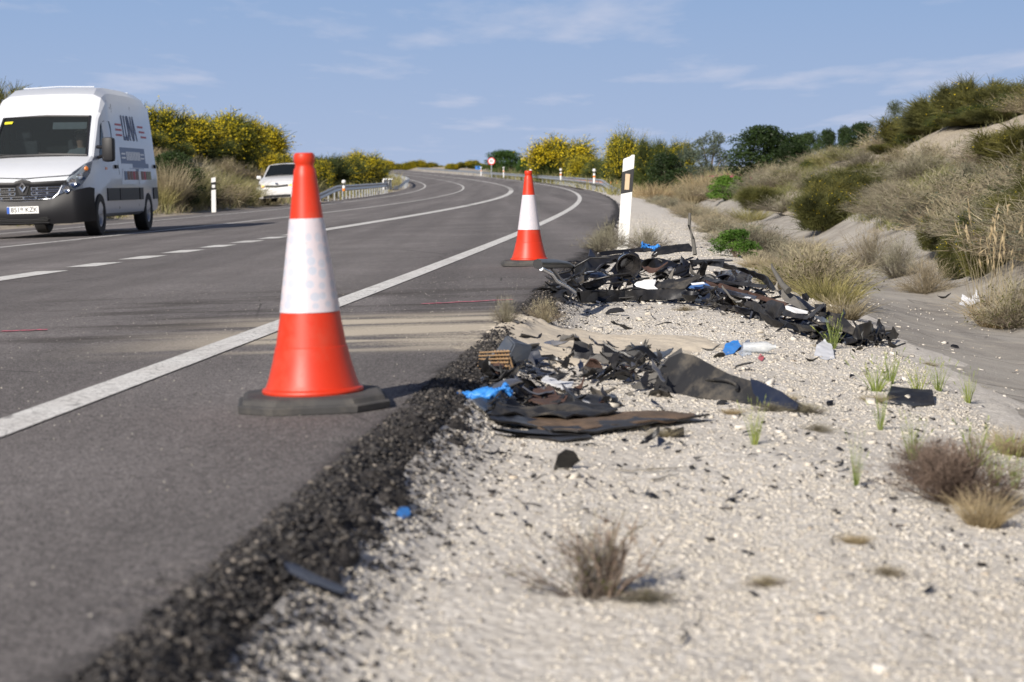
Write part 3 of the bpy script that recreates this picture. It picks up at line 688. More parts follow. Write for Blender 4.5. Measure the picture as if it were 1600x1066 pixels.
# ---------------------------------------------------------------- delivery van (nose at y=0, tail at +y)
def build_van(loc, rot):
    t = empty('delivery_van', loc, rot); tag(t, 'white high-roof delivery van with dark bumper and blue lettering on its side', 'van')
    #      y     wl    zb   zm    wsh   zsh   wt   zt
    st = [(.02, .66, .32, .60, .62, .84, .50, .88),
          (.07, .80, .30, .62, .76, .90, .62, .955),
          (.22, .93, .28, .66, .88, .98, .72, 1.055),
          (.50, 1.00, .28, .72, .94, 1.12, .80, 1.19),
          (.95, 1.03, .30, .80, .93, 1.285, .81, 1.325),
          (1.62, 1.035, .30, .95, .875, 1.93, .735, 1.985),
          (1.70, 1.035, .30, .95, .900, 2.02, .775, 2.08),
          (1.98, 1.035, .30, .95, .915, 2.20, .725, 2.38),
          (2.30, 1.035, .30, .95, .920, 2.235, .705, 2.50),
          (2.75, 1.035, .30, .95, .920, 2.245, .705, 2.525),
          (4.2, 1.035, .30, .95, .920, 2.245, .705, 2.525),
          (5.15, 1.03, .30, .95, .915, 2.24, .70, 2.50),
          (5.45, 1.02, .32, .95, .895, 2.20, .66, 2.43), (5.54, .98, .36, .95, .86, 2.10, .60, 2.32)]
    loft_body('body', st, MATS['van_white'], t, (), ((.86, .35), (4.54, .35)), (4,), wheel_r=.405)
    # windscreen
    a, b2 = st[4], st[5]
    bm = bmesh.new(); rows = []
    for i in range(7):
        f = i / 6; y = a[0] + (b2[0] - a[0]) * f - .004; w = a[6] + (b2[6] - a[6]) * f; zt = a[7] + (b2[7] - a[7]) * f
        rows.append([bm.verts.new((w * u, y, zt - .025 * u * u + .006)) for u in np.linspace(-1, 1, 11)])
    for r0, r1 in zip(rows, rows[1:]):
        for k in range(10): bm.faces.new((r0[k], r0[k + 1], r1[k + 1], r1[k]))
    ws = shade(obj('windscreen', bm, MATS['windscreen_glass'], t), 60)
    def frame(pts, name, r=.02): return tube(name, pts, r, MATS['print_black'], t, 6)
    frame([(-.81, .94, 1.315), (-.735, 1.62, 1.975), (0, 1.62, 1.999), (.735, 1.62, 1.975), (.81, .94, 1.315), (.3, .925, 1.335), (-.3, .925, 1.335), (-.81, .94, 1.315)], 'windscreen_seal', .026)
    patch('sticker', [(-.70, 1.535, 1.92), (-.56, 1.535, 1.925), (-.57, 1.50, 1.885), (-.70, 1.50, 1.88)], MATS['yellow_sticker'], ws, .002)
    for s_, x0 in ((1, -.75), (1, .05)):
        tube('wiper', [(x0 + .55, .93, 1.345), (x0 + .2, .955, 1.352), (x0 - .05, .99, 1.372)], .011, MATS['print_black'], t, 6)
    # cabin: dashboard, seats, sun visor, bulkhead
    box('dashboard', (0, 1.30, 1.16), (1.66, .62, .16), MATS['dark_plastic'], t, .03)
    box('bulkhead', (0, 2.35, 1.25), (1.72, .04, 1.7), MATS['black_void'], t)
    box('cab_floor', (0, 1.6, .55), (1.8, 1.5, .04), MATS['black_void'], t)
    for x in (-.52, .50):
        s_ = box('seat', (x, 2.0, 1.25), (.50, .14, .72), MATS['seat_cloth'], t, .05); box('headrest', (x, 2.0, 1.70), (.26, .10, .20), MATS['seat_cloth'], s_, .04)
    patch('sun_visor', [(.12, 1.56, 1.885), (.70, 1.56, 1.875), (.70, 1.49, 1.76), (.12, 1.49, 1.77)], MATS['cloth_grey'], t, .01)
    # hood upper edge trim and grille
    plan = lambda x: -.005 + .30 * abs(x) ** 3.2 * .55 + .05 * x * x
    plan2 = lambda x: plan(x) - .03
    gz0 = lambda x: .565 + .03 * (abs(x) / .6) ** 2 + .13 * max(0, (abs(x) - .40) / .2) ** 2
    plan_strip('grille_backing', plan2, gz0, lambda x: .86 + .02 * abs(x), MATS['black_void'], t, .02, bulge=.005, xr=(-.62, .62))
    plan_strip('grille_header', lambda x: plan(x) - .045, lambda x: .835 + .015 * abs(x), lambda x: .885 + .05 * max(0, 1 - abs(x) / .14) ** .5 + .03 * abs(x), MATS['dark_plastic'], t, .02, nx=60, nz=3, bulge=.01, xr=(-.70, .70))
    pl3 = lambda x: plan(x) - .055
    for zc, xm in ((.785, .60), (.715, .575), (.645, .54)):
        for sgn in (-1, 1):
            segs = [(.13, .22), (.225, .385), (.39, xm)] if zc > .66 else [(.0, .20), (.205, .36), (.365, xm)]
            for x0, x1 in segs:
                bm = bmesh.new()
                for dz_ in (-.020, .020):
                    tube_bm(bm, [(sgn * (x0 + (x1 - x0) * k / 4), pl3(x0 + (x1 - x0) * k / 4), zc + dz_ + .01 * x0) for k in range(5)], .008, 5)
                for xx in (x0 + .006, x1 - .006): tube_bm(bm, [(sgn * xx, pl3(xx), zc - .020), (sgn * xx, pl3(xx), zc + .022)], .009, 5)
                obj('grille_bar', bm, MATS['chrome'], t)
    for sgn in (-1, 1):
        tube('grille_surround', [(0, pl3(0) - .005, .578), (sgn * .3, pl3(.3) - .005, .584), (sgn * .46, pl3(.46) - .005, .612), (sgn * .565, pl3(.56) - .005, .70), (sgn * .635, pl3(.62) - .005, .83)], .015, MATS['chrome'], t, 7)
    # diamond badge on its black shield
    patch('badge_shield', [(-.07, -.075, .93), (.07, -.075, .93), (.105, -.07, .83), (.055, -.07, .69), (-.055, -.07, .69), (-.105, -.07, .83)], MATS['print_black'], t, .012)
    bm = bmesh.new()
    def dia(w, h, y): return [bm.verts.new(q_) for q_ in ((0, y, .822 + h), (w, y, .822), (0, y, .822 - h), (-w, y, .822))]
    o1, o2, i1, i2 = dia(.066, .092, -.085), dia(.058, .082, -.100), dia(.036, .050, -.085), dia(.030, .042, -.092)
    for A, B in ((o1, o2), (o2, i2), (i2, i1)):
        for k in range(4): bm.faces.new((A[k], A[(k + 1) % 4], B[(k + 1) % 4], B[k]))
    bmesh.ops.recalc_face_normals(bm, faces=bm.faces); obj('badge', bm, MATS['chrome'], t)
    # bumper
    bplan = lambda x: (-.055 + .07 * (abs(x) / .8) ** 2 * .9) if abs(x) < .8 else (.008 + 3.2 * (abs(x) - .8) ** 1.75 + .08 * (abs(x) - .8))
    btop = lambda x: float(np.interp(abs(x), [0, .30, .45, .58, .68, .80, 1.0, 1.05], [.575, .585, .61, .66, .70, .74, .79, .77]))
    plan_strip('bumper', bplan, lambda x: .23 + .08 * max(0, abs(x) - .75), btop, MATS['dark_plastic'], t, .03, nx=84, nz=8, bulge=.045, xr=(-1.055, 1.055))
    for z in (.325, .275): box('intake_slot', (0, -.098, z), (.80, .03, .026), MATS['black_void'], t, .006)
    for z in (.30, .245): box('intake_bar', (0, -.105, z), (.84, .02, .012), MATS['dark_plastic'], t, .003)
    for sgn in (-1, 1):
        patch('fog_recess', [(sgn * x, y, z) for x, y, z in ((.63, -.060, .50), (.90, .022, .54), (.91, .030, .62), (.72, -.035, .60))], MATS['black_void'], t, .012)
        f_ = lathe('fog_lamp', [(0, .03), (.035, .026), (.045, .012), (.055, .012), (.058, 0)], MATS['lamp_reflector'], t, 24); f_.location = (sgn * .80, -.018, .385); f_.rotation_euler = (PI / 2 + .05, 0, sgn * .35)
    pl = box('number_plate', (0, -.126, .455), (.52, .012, .112), MATS['plate_white'], t, .003)
    box('plate_band', (-.237, -.134, .455), (.042, .006, .104), MATS['plate_blue'], pl)
    me = text_mesh('8519 KZK', .105, .001, sx=.98); obj('plate_lettering', me, MATS['print_black'], pl, (.022, -.1335, .455), (PI / 2, 0, 0))
    # headlights sweep back up the wings
    for sgn in (-1, 1):
        P_ = [(.57, -.045, .69), (.74, .005, .735), (.91, .15, .83), (.99, .42, 1.02), (.975, .66, 1.22), (.88, .52, 1.17), (.76, .20, 1.04), (.65, .02, .88)]
        base = [(sgn * x, y - .005, z) for x, y, z in P_]
        def grow(d_): return [(sgn * (x + d_ * .4), y - d_, z) for x, y, z in P_]
        h = patch('headlight', base if sgn > 0 else base[::-1], MATS['lamp_reflector'], t, .012)
        for (cx, cy, cz, rr) in ((.70, -.03, .765, .055), (.79, .03, .87, .062), (.87, .20, .97, .045)):
            b3 = lathe('lamp_bowl', [(0, .0), (rr * .5, .004), (rr * .9, .022), (rr, .028), (rr * 1.08, .02)], MATS['chrome'], h, 20); b3.location = (sgn * cx, cy - .02, cz); b3.rotation_euler = (PI / 2, 0, sgn * .5)
        b3 = lathe('indicator', [(0, .02), (.03, .015), (.04, 0)], MATS['amber'], h, 16); b3.location = (sgn * .935, .40, 1.09); b3.rotation_euler = (PI / 2, 0, sgn * .8)
        g2 = grow(.035); patch('headlight_lens', g2 if sgn > 0 else g2[::-1], MATS['lens_glass'], h, .003)
        # mirrors
        mr = bmesh.new(); bm_box(mr, 0, 0, 0, .20, .17, .40, bev=.055); mo = obj('mirror', mr, MATS['dark_plastic'], t, (sgn * 1.17, 1.02, 1.40), (R(-4), 0, sgn * R(-8))); shade(mo, 50)
        tube('mirror_arm', [(sgn * .02 - sgn * .26, .10, .06), (sgn * -.08, .02, .04)], .03, MATS['dark_plastic'], mo); tube('mirror_arm', [(sgn * -.24, .10, -.12), (sgn * -.08, .02, -.09)], .03, MATS['dark_plastic'], mo)
        # cab side window, door seams, handle, side rub strip
        panel_on_side('side_window', st, [(1.22, 1.30), (2.08, 1.28), (2.10, 1.82), (2.05, 1.90), (1.74, 1.90), (1.66, 1.86)], MATS['dark_glass'], t, .006, sgn, .02)
        for yy, z0, z1 in ((2.22, .42, 2.15), (2.32, 1.0, 2.2), (3.75, .45, 2.2)):
            panel_on_side('door_seam', st, [(yy, z0), (yy + .014, z0), (yy + .014, z1), (yy, z1)], MATS['black_void'], t, .0025, sgn, .01)
        panel_on_side('roof_seam', st, [(2.1, 2.236), (5.3, 2.236), (5.3, 2.250), (2.1, 2.250)], MATS['dark_plastic'], t, .004, sgn, .012)
        panel_on_side('door_handle', st, [(2.02, 1.10), (2.17, 1.10), (2.17, 1.16), (2.02, 1.16)], MATS['dark_plastic'], t, .035, sgn, .045)
        panel_on_side('door_handle', st, [(5.22, 1.12), (5.34, 1.12), (5.34, 1.19), (5.22, 1.19)], MATS['dark_plastic'], t, .035, sgn, .045)
        panel_on_side('side_indicator', st, [(1.42, 1.08), (1.52, 1.08), (1.52, 1.12), (1.42, 1.12)], MATS['amber'], t, .012, sgn, .02)
        for y0, y1 in ((1.35, 2.20), (2.25, 3.72), (3.80, 4.08), (4.98, 5.50)):
            panel_on_side('rub_strip', st, [(y0, .56), (y1, .56), (y1, .77), (y0, .77)], MATS['dark_plastic'], t, .02, sgn, .03)
        # raised panel of the load bay
        panel_on_side('bay_panel', st, [(2.45, .83), (3.6, .83), (3.6, 1.10), (2.6, 1.10)], MATS['van_white'], t, .008, sgn, .015)
        panel_on_side('bay_panel', st, [(3.85, .83), (4.0, .83), (5.1, 1.00), (5.1, 1.10), (3.85, 1.10)], MATS['van_white'], t, .008, sgn, .015)
        wheel(t, sgn * .93, .86, .345, .225, sgn); wheel(t, sgn * .93, 4.54, .345, .225, sgn)
    box('underbody', (0, 2.7, .36), (1.7, 5.0, .14), MATS['black_void'], t)
    box('engine_undertray', (0, .6, .30), (1.5, .9, .12), MATS['black_void'], t)
    for yy in (2.5, 3.15, 3.8, 4.45, 5.05): tube('roof_rib', [(-.62, yy, 2.512), (0, yy, 2.532), (.62, yy, 2.512)], .010, MATS['van_white'], t, 6)
    tube('bonnet_gap', [(-.80, .30, 1.03), (-.70, .13, .99), (0, .045, .955), (.70, .13, .99), (.80, .30, 1.03)], .006, MATS['black_void'], t, 5)
    # printing on the side of the load bay
    tilt = math.atan2(1.035 - .920, 2.245 - .95)
    def side_rot(): return (PI / 2 - tilt, 0, PI / 2)
    def lay(me, y, z, mat, name='lettering'):
        return obj(name, me, MATS[mat], t, (side_x(st, y, z) + .005, y, z), (Matrix.Rotation(PI / 2, 3, 'Z') @ Matrix.Rotation(PI / 2 , 3, 'X')).to_euler())
    def flat(name, y, z, w, h_, mat, off=.004, shear=0):
        return panel_on_side(name, st, [(y - w / 2, z - h_ / 2), (y + w / 2, z - h_ / 2), (y + w / 2 + shear, z + h_ / 2), (y - w / 2 + shear, z + h_ / 2)], MATS[mat], t, off, 1, .003)
    me = text_mesh('LUNA', .62, .002, shear=-.22, sx=.66)
    sl = bm = None
    for v in me.vertices:                       # lean the letters back on to the sloping side
        pass
    o = lay(me, 3.52, 1.79, 'print_blue'); o.rotation_euler = (Matrix.Rotation(PI / 2, 3, 'Z') @ Matrix.Rotation(PI / 2 - tilt, 3, 'X')).to_euler()
    for sgn, y in ((-1, 2.66), (1, 4.42)):
        for k, z in enumerate((1.86, 1.77, 1.68)):
            flat('print_stripe', y + (.10 * k if sgn > 0 else 0), z, .46, .035, 'print_red')
    flat('print_banner', 3.55, 1.33, 1.95, .28, 'print_steel')
    for y in (2.80, 4.30):
        for z in (1.29, 1.36): flat('print_stripe', y, z, .30, .028, 'plate_white', .006)
    for k in range(9): flat('print_glyph', 3.06 + k * .125, 1.325, .085, .15, 'plate_white', .0065)
    flat('print_caption', 4.1, 1.16, 1.3, .08, 'print_steel')
    for k in range(12): flat('print_glyph', 3.2 + k * .10, 1.20 - .115, .06, .05, 'print_steel')
    for k, mt in enumerate(('print_steel', 'print_brown', 'print_brown', 'print_red', 'print_brown', 'plate_white', 'print_brown', 'print_red', 'print_olive', 'print_olive')):
        flat('print_picture', 2.78 + k * .22, .985, .17, .15, mt, .0125)
    # driver
    return t
van_y = 32.4; van_x = (42 - 800) / F_PX * van_y
van_z = float(road_z(van_x - float(E(van_y)), van_x, van_y))
van = build_van((van_x, van_y, van_z), (0, -R(1.7), -math.atan(.034)))
van.scale = (1, 1, 1.015)

# ---------------------------------------------------------------- the driver, seen through the windscreen
def person_driver(parent):
    bm = bmesh.new(); sk = bm.verts.layers.skin.verify()
    J = dict(pelvis=(0, 0, 0), waist=(0, .02, .18), chest=(0, .03, .40), neck=(0, .01, .56), head0=(0, -.01, .64), head=(0, -.03, .74), top=(0, -.02, .83),
             sl=(-.19, .02, .48), el=(-.27, -.20, .26), hl=(-.20, -.46, .32), sr=(.19, .02, .48), er=(.27, -.20, .26), hr=(.18, -.46, .34),
             kl=(-.12, -.45, .04), kr=(.12, -.45, .04), fl=(-.12, -.60, -.35), fr=(.12, -.60, -.35))
    Rr = dict(pelvis=.15, waist=.14, chest=.16, neck=.06, head0=.07, head=.095, top=.07, sl=.075, el=.05, hl=.035, sr=.075, er=.05, hr=.035, kl=.08, kr=.08, fl=.05, fr=.05)
    V = {k_: bm.verts.new(v) for k_, v in J.items()}
    for a, b2 in (('pelvis', 'waist'), ('waist', 'chest'), ('chest', 'neck'), ('neck', 'head0'), ('head0', 'head'), ('head', 'top'), ('chest', 'sl'), ('sl', 'el'), ('el', 'hl'), ('chest', 'sr'), ('sr', 'er'), ('er', 'hr'), ('pelvis', 'kl'), ('pelvis', 'kr'), ('kl', 'fl'), ('kr', 'fr')):
        bm.edges.new((V[a], V[b2]))
    for k_, v in V.items(): v[sk].radius = (Rr[k_], Rr[k_]); v[sk].use_root = (k_ == 'pelvis')
    o = obj('person', bm, MATS['cloth_grey'])
    o.modifiers.new('skin', 'SKIN'); o.modifiers.new('sub', 'SUBSURF').levels = 1; o.modifiers['sub'].render_levels = 1
    me = bpy.data.meshes.new_from_object(o.evaluated_get(bpy.context.evaluated_depsgraph_get())); o.modifiers.clear(); o.data = me
    me.materials.clear()
    for q_ in ('cloth_grey', 'skin'): me.materials.append(MATS[q_])
    for f in me.polygons:
        c = f.center; f.material_index = 1 if (c.z > .57 or c.y < -.40 and c.z > .2) else 0; f.use_smooth = True
    hb = bmesh.new(); bmesh.ops.create_icosphere(hb, subdivisions=3, radius=.118, matrix=Matrix.Translation((0, .005, .775)) @ Matrix.Diagonal((.9, 1, .95, 1)))
    bmesh.ops.delete(hb, geom=[v for v in hb.verts if v.co.z < .74 - .4 * (v.co.y)], context='VERTS')
    shade(obj('hair', hb, MATS['hair_dark'], o), 60)
    return o
drv = person_driver(None); tag(drv, 'driver in grey top behind the windscreen of the white van', 'person')
drv.matrix_world = Matrix.Translation((van_x, van_y, van_z)) @ van.rotation_euler.to_matrix().to_4x4() @ Matrix.Translation((.50, 1.86, .92))

# ---------------------------------------------------------------- parked car
def build_car(loc, rot):
    t = empty('parked_car', loc, rot); tag(t, 'white hatchback with hazard lights on, parked on the far verge behind the cone', 'car')
    st = [(.00, .58, .26, .50, .55, .66, .48, .70), (.06, .72, .24, .52, .68, .73, .60, .78), (.30, .83, .22, .56, .78, .84, .66, .90), (.70, .86, .22, .60, .80, .90, .68, .97),
          (1.10, .865, .22, .62, .78, .955, .66, 1.03), (1.85, .865, .22, .66, .66, 1.40, .54, 1.46), (2.15, .865, .22, .68, .66, 1.44, .53, 1.515), (3.1, .865, .22, .68, .66, 1.45, .53, 1.525),
          (3.75, .86, .24, .70, .64, 1.40, .50, 1.46), (4.20, .82, .30, .70, .66, 1.0, .55, 1.05), (4.30, .74, .38, .62, .60, .90, .50, .95)]
    loft_body('body', st, MATS['car_white'], t, (), ((.82, .31), (3.40, .31)), (4,), wheel_r=.345)
    a, b2 = st[4], st[5]; bm = bmesh.new(); rows = []
    for i in range(5):
        f = i / 4; y = a[0] + (b2[0] - a[0]) * f - .004; w = a[6] + (b2[6] - a[6]) * f; zt = a[7] + (b2[7] - a[7]) * f
        rows.append([bm.verts.new((w * u, y, zt - .025 * u * u + .006)) for u in np.linspace(-1, 1, 9)])
    for r0, r1 in zip(rows, rows[1:]):
        for k in range(8): bm.faces.new((r0[k], r0[k + 1], r1[k + 1], r1[k]))
    shade(obj('windscreen', bm, MATS['dark_glass'], t), 60)
    tube('windscreen_seal', [(-.66, 1.095, 1.02), (-.54, 1.85, 1.45), (0, 1.85, 1.475), (.54, 1.85, 1.45), (.66, 1.095, 1.02), (0, 1.085, 1.045), (-.66, 1.095, 1.02)], .02, MATS['print_black'], t, 6)
    box('cabin_interior', (0, 2.4, .80), (1.3, 2.4, .5), MATS['seat_cloth'], t)
    for x in (-.36, .36): s_ = box('seat', (x, 2.4, 1.08), (.42, .12, .32), MATS['seat_cloth'], t, .05); box('headrest', (x, 2.4, 1.30), (.22, .08, .14), MATS['seat_cloth'], s_, .03)
    plan = lambda x: -.02 + .08 * x * x + .55 * max(0, abs(x) - .45) ** 2
    plan_strip('grille', lambda x: plan(x) - .012, lambda x: .575 + .03 * abs(x), lambda x: .645 + .07 * abs(x), MATS['print_black'], t, .02, 24, 3, .01, (-.46, .46))
    tube('grille_trim', [(-.46, plan(.46) - .03, .68), (-.2, plan(.2) - .035, .662), (0, -.058, .648), (.2, plan(.2) - .035, .662), (.46, plan(.46) - .03, .68)], .008, MATS['chrome'], t, 6)
    bp = lambda x: -.05 + .09 * x * x + 1.3 * max(0, abs(x) - .58) ** 1.8
    plan_strip('bumper', bp, lambda x: .19, lambda x: .565 + .06 * min(1, abs(x)), MATS['car_white'], t, .03, 48, 6, .03, (-.865, .865))
    plan_strip('lower_intake', lambda x: bp(x) - .03, lambda x: .20, lambda x: .345 - .12 * max(0, abs(x) - .38), MATS['print_black'], t, .015, 30, 3, .01, (-.56, .56))
    box('number_plate', (0, -.095, .455), (.52, .012, .11), MATS['plate_white'], t, .003); 
    lathe('badge', [(0, .01), (.04, .008), (.05, 0)], MATS['chrome'], t, 20).matrix_local = Matrix.Translation((0, -.04, .735)) @ Matrix.Rotation(PI / 2 - .5, 4, 'X') @ Matrix.Diagonal((1.3, .7, 1, 1))
    for sgn in (-1, 1):
        Q = [(sgn * x, y, z) for x, y, z in ((.46, .01, .60), (.64, .05, .585), (.80, .24, .66), (.835, .50, .80), (.76, .36, .80), (.58, .08, .70))]
        h = patch('headlight', Q, MATS['dark_glass'], t, .02)
        b3 = lathe('lamp_bowl', [(0, .0), (.04, .004), (.06, .022)], MATS['chrome'], h, 20); b3.location = (sgn * .72, .06, .675); b3.rotation_euler = (PI / 2, 0, sgn * .5)
        b3 = lathe('hazard_lamp', [(0, .03), (.045, .02), (.062, 0)], MATS['hazard_lamp'], h, 16); b3.location = (sgn * .575, -.005, .632); b3.rotation_euler = (PI / 2, 0, sgn * .2)
        b3 = lathe('fog_recess', [(0, .03), (.05, .028), (.08, .03), (.10, .0)], MATS['print_black'], t, 20); b3.location = (sgn * .70, .0, .36); b3.rotation_euler = (PI / 2, 0, sgn * .4)
        b4 = lathe('fog_lamp', [(0, .045), (.03, .04), (.04, .03)], MATS['lamp_reflector'], b3, 16)
        mr = bmesh.new(); bm_box(mr, 0, 0, 0, .20, .11, .135, bev=.045); mo = obj('mirror', mr, MATS['car_white'], t, (sgn * .965, 1.32, 1.00)); shade(mo, 50)
        panel_on_side('side_window', st, [(1.45, 1.0), (2.55, 1.0), (2.55, 1.36), (2.0, 1.36)], MATS['dark_glass'], t, .012, sgn, .03)
        panel_on_side('side_window', st, [(2.62, 1.0), (3.6, 1.02), (3.45, 1.34), (2.62, 1.36)], MATS['dark_glass'], t, .012, sgn, .03)
        wheel(t, sgn * .765, .82, .315, .20, sgn); wheel(t, sgn * .765, 3.40, .315, .20, sgn)
    box('underbody', (0, 2.1, .26), (1.4, 3.8, .12), MATS['black_void'], t)
    return t
cy = 82.0; cx = (435 - 800) / F_PX * cy
car = build_car((cx, cy, pt(435, 316.5, cy).z), (R(.5), -R(3.2), R(-3.5)))
car.scale = (1, 1, 1.06)

# ================================================================ CRASH BARRIERS, ROAD SIGNS
def rail_profile():
    return [(.0, .155), (.02, .15), (.075, .115), (.08, .095), (.02, .045), (.015, 0), (.02, -.045), (.08, -.095), (.075, -.115), (.02, -.15), (.0, -.155)]
def barrier(L0, ya, yb, side, label, terminal=8, near=200, reflect=False):
    """W-beam on posts; side=+1 stands right of the road, its ribs face left"""
    x0 = L0 + float(E(ya)); z0 = Tz(x0, ya)
    t = empty('crash_barrier', (x0, ya, z0)); tag(t, label, 'crash barrier')
    pr = rail_profile(); rows = []; ys_ = np.arange(ya, yb, 1.5)
    for y in ys_:
        f = min(1, (y - ya) / terminal) if terminal else 1
        L = L0 + side * .9 * (1 - f) ** 2; x = L + float(E(y)); z = Tz(x, y) + .10 + .50 * smooth(0, 1, f)
        rows.append([(x - side * a - x0, y - ya, z + b2 - z0) for a, b2 in pr])
    n = len(pr); V = np.array(rows).reshape(-1, 3)
    Q = [(i * n + k, i * n + k + 1, (i + 1) * n + k + 1, (i + 1) * n + k) for i in range(len(rows) - 1) for k in range(n - 1)]
    o = obj('rail', mesh_np('rail', V, Q, smooth_=True), MATS['galvanised'], t)
    sol = o.modifiers.new('s', 'SOLIDIFY'); sol.thickness = .006
    pm = bmesh.new(); bm_box(pm, side * .03, 0, .28, .06, .11, .86); bm_box(pm, -side * .03, 0, .60, .07, .09, .18)
    pme = bpy.data.meshes.new('post'); pm.to_mesh(pme); pm.free(); pme.materials.append(MATS['galvanised'])
    rb = bmesh.new(); bm_box(rb, 0, 0, 0, .03, .05, .10, bev=.006); rme = bpy.data.meshes.new('rail_reflector'); rb.to_mesh(rme); rb.free(); rme.materials.append(MATS['amber'])
    y = ya + 2
    while y < yb:
        f = min(1, (y - ya) / terminal) if terminal else 1
        x = L0 + side * .9 * (1 - f) ** 2 + float(E(y)); z = Tz(x, y) - .5 * (1 - smooth(0, 1, f))
        p_ = obj('post', pme, None, t, (x - x0 + side * .06, y - ya, z - z0))
        if reflect and y < ya + 110: obj('rail_reflector', rme, None, t, (x - x0 - side * .03, y - ya + .6, Tz(x, y) + .60 - z0))
        y += 2.0 if y < near else 6.0
    return t
barrier(1.75, 104, 400, 1, 'grey steel crash barrier with amber reflectors round the outside of the bend', 10, 190, True)
barrier(-12.1, 93, 142, -1, 'short grey steel crash barrier on the inside of the far lane', 9, 200)
barrier(-12.1, 170, 400, -1, 'distant grey steel crash barrier beyond the far lane', 6, 200)
def ball_marker(x, y, label, h=1.25, zoff=0):
    z = Tz(x, y); t = empty('barrier_marker', (x, y, z)); tag(t, label, 'marker post', 'white markers standing on the crash barriers')
    lathe('marker_stem', [(0, .5), (.07, .5), (.07, h - .30), (.05, h - .26)], MATS['white_plastic'], t, 16)
    lathe('reflector_band', [(.072, h - .52), (.074, h - .51), (.074, h - .40), (.072, h - .39)], MATS['amber'], t, 16)
    lathe('black_neck', [(.04, h - .26), (.045, h - .25), (.045, h - .18), (.04, h - .17)], MATS['black_film'], t, 16)
    b = bmesh.new(); bmesh.ops.create_uvsphere(b, u_segments=16, v_segments=10, radius=.105, matrix=Matrix.Translation((0, 0, h - .09))); shade(obj('marker_head', b, MATS['white_plastic'], t), 80)
for px, y, lab in ((928, 118, 'white ball-topped marker on the barrier, the one nearest the bend'), (876, 150, 'white ball-topped marker on the barrier, right of the far cone top'), (829, 178, 'white ball-topped marker behind the tip of the far cone'),
                   (787, 215, 'white ball-topped marker right of the round sign'), (752, 245, 'white ball-topped marker left of the round sign')):
    ball_marker((px - 800) / F_PX * y, y, lab, 1.35 if y < 200 else 1.6)
ball_marker((538 - 800) / F_PX * 96, 96, 'white ball-topped marker at the end of the short left barrier', 1.0)
# chevron like cluster of bright plates at the far end of the short barrier
t = empty('barrier_terminal', ((606 - 800) / F_PX * 138, 138, Tz((606 - 800) / F_PX * 138, 138))); tag(t, 'bright metal barrier terminal at the far end of the short barrier', 'barrier end')
for k in range(4): tube('terminal_plate', [(-.25 + .15 * k, .2 * k, .25), (-.28 + .15 * k, .2 * k, .85 + .1 * (k % 2)), (-.22 + .17 * k, .2 * k, 1.02)], .07, MATS['galvanised'] if k % 2 else MATS['white_plastic'], t, 8)
# round sign
sy = 285; sx_ = (768 - 800) / F_PX * sy; gz = Tz(sx_, sy); top = pt(768, 246.5, sy).z
t = empty('road_sign', (sx_, sy, gz)); tag(t, 'round white speed sign with a red ring on a grey pole', 'road sign')
cz_ = top - gz - .5
lathe('sign_face', [(0, .02), (.52, .02), (.52, -.02), (0, -.02)], MATS['sign_red'], t, 40).matrix_local = Matrix.Translation((0, 0, cz_)) @ Matrix.Rotation(PI / 2, 4, 'X')
lathe('sign_centre', [(0, .006), (.39, .006), (.39, 0)], MATS['sign_white'], t, 40).matrix_local = Matrix.Translation((0, -.022, cz_)) @ Matrix.Rotation(PI / 2, 4, 'X')
obj('sign_lettering', text_mesh('80', .5, .003), MATS['print_black'], t, (0, -.032, cz_ - .0), (PI / 2, 0, 0))
tube('pole', [(0, .06, -.3), (0, .06, cz_ + .2)], .07, MATS['galvanised'], t)
sy = 330; sx_ = (747 - 800) / F_PX * sy; gz = Tz(sx_, sy); top = pt(747, 259, sy).z
t = empty('information_sign', (sx_, sy, gz)); tag(t, 'small blue sign in the yellow bushes left of the round sign', 'road sign')
box('sign_face', (0, 0, top - gz - .35), (.9, .05, .6), MATS['sign_blue'], t, .01); tube('pole', [(0, .06, -.3), (0, .06, top - gz - .4)], .05, MATS['galvanised'], t)
# ================================================================ VEGETATION
leafmat('broom_green', (.060, .085, .022), (.125, .150, .045), (.050, .060, .022))
leafmat('broom_olive', (.105, .110, .030), (.175, .170, .055), (.060, .065, .024))
leafmat('flower_yellow', (.66, .50, .015), (.82, .68, .04), (.45, .36, .02), .3)
leafmat('leaf_dark', (.028, .052, .014), (.060, .095, .028), (.020, .034, .012), .3, .5)
leafmat('leaf_mid', (.055, .115, .022), (.10, .17, .04), (.035, .065, .016), .35)
leafmat('leaf_grey', (.085, .115, .075), (.14, .17, .115), (.05, .065, .045), .3)
leafmat('leaf_fresh', (.10, .22, .03), (.19, .32, .06), (.06, .13, .02), .45)
leafmat('twig_grey', (.25, .23, .15), (.38, .35, .24), (.13, .105, .085), .1, .8)
leafmat('twig_violet', (.19, .165, .12), (.31, .28, .20), (.12, .105, .07), .1, .8)
leafmat('twig_brown', (.16, .125, .10), (.27, .22, .18), (.10, .08, .065), .1, .8)
leafmat('twig_dead', (.115, .085, .068), (.20, .155, .125), (.07, .052, .042), .1, .8)
leafmat('straw', (.36, .30, .18), (.54, .46, .30), (.27, .225, .14), .4, .7)
leafmat('straw_green', (.25, .25, .10), (.45, .41, .20), (.15, .15, .06), .4, .7)
leafmat('grass_green', (.13, .15, .055), (.24, .25, .10), (.09, .10, .04), .4, .7)
leafmat('barley', (.28, .36, .08), (.46, .50, .18), (.20, .28, .07), .5, .6)
leafmat('petal_pink', (.65, .16, .22), (.75, .30, .35), None, .3)
simple('bark', (.13, .10, .075), .9, var=.4, scale=12, bump=.5, bscale=40, bdist=.01)
simple('bark_grey', (.22, .20, .18), .9, var=.4, scale=12, bump=.5, bscale=40, bdist=.01)

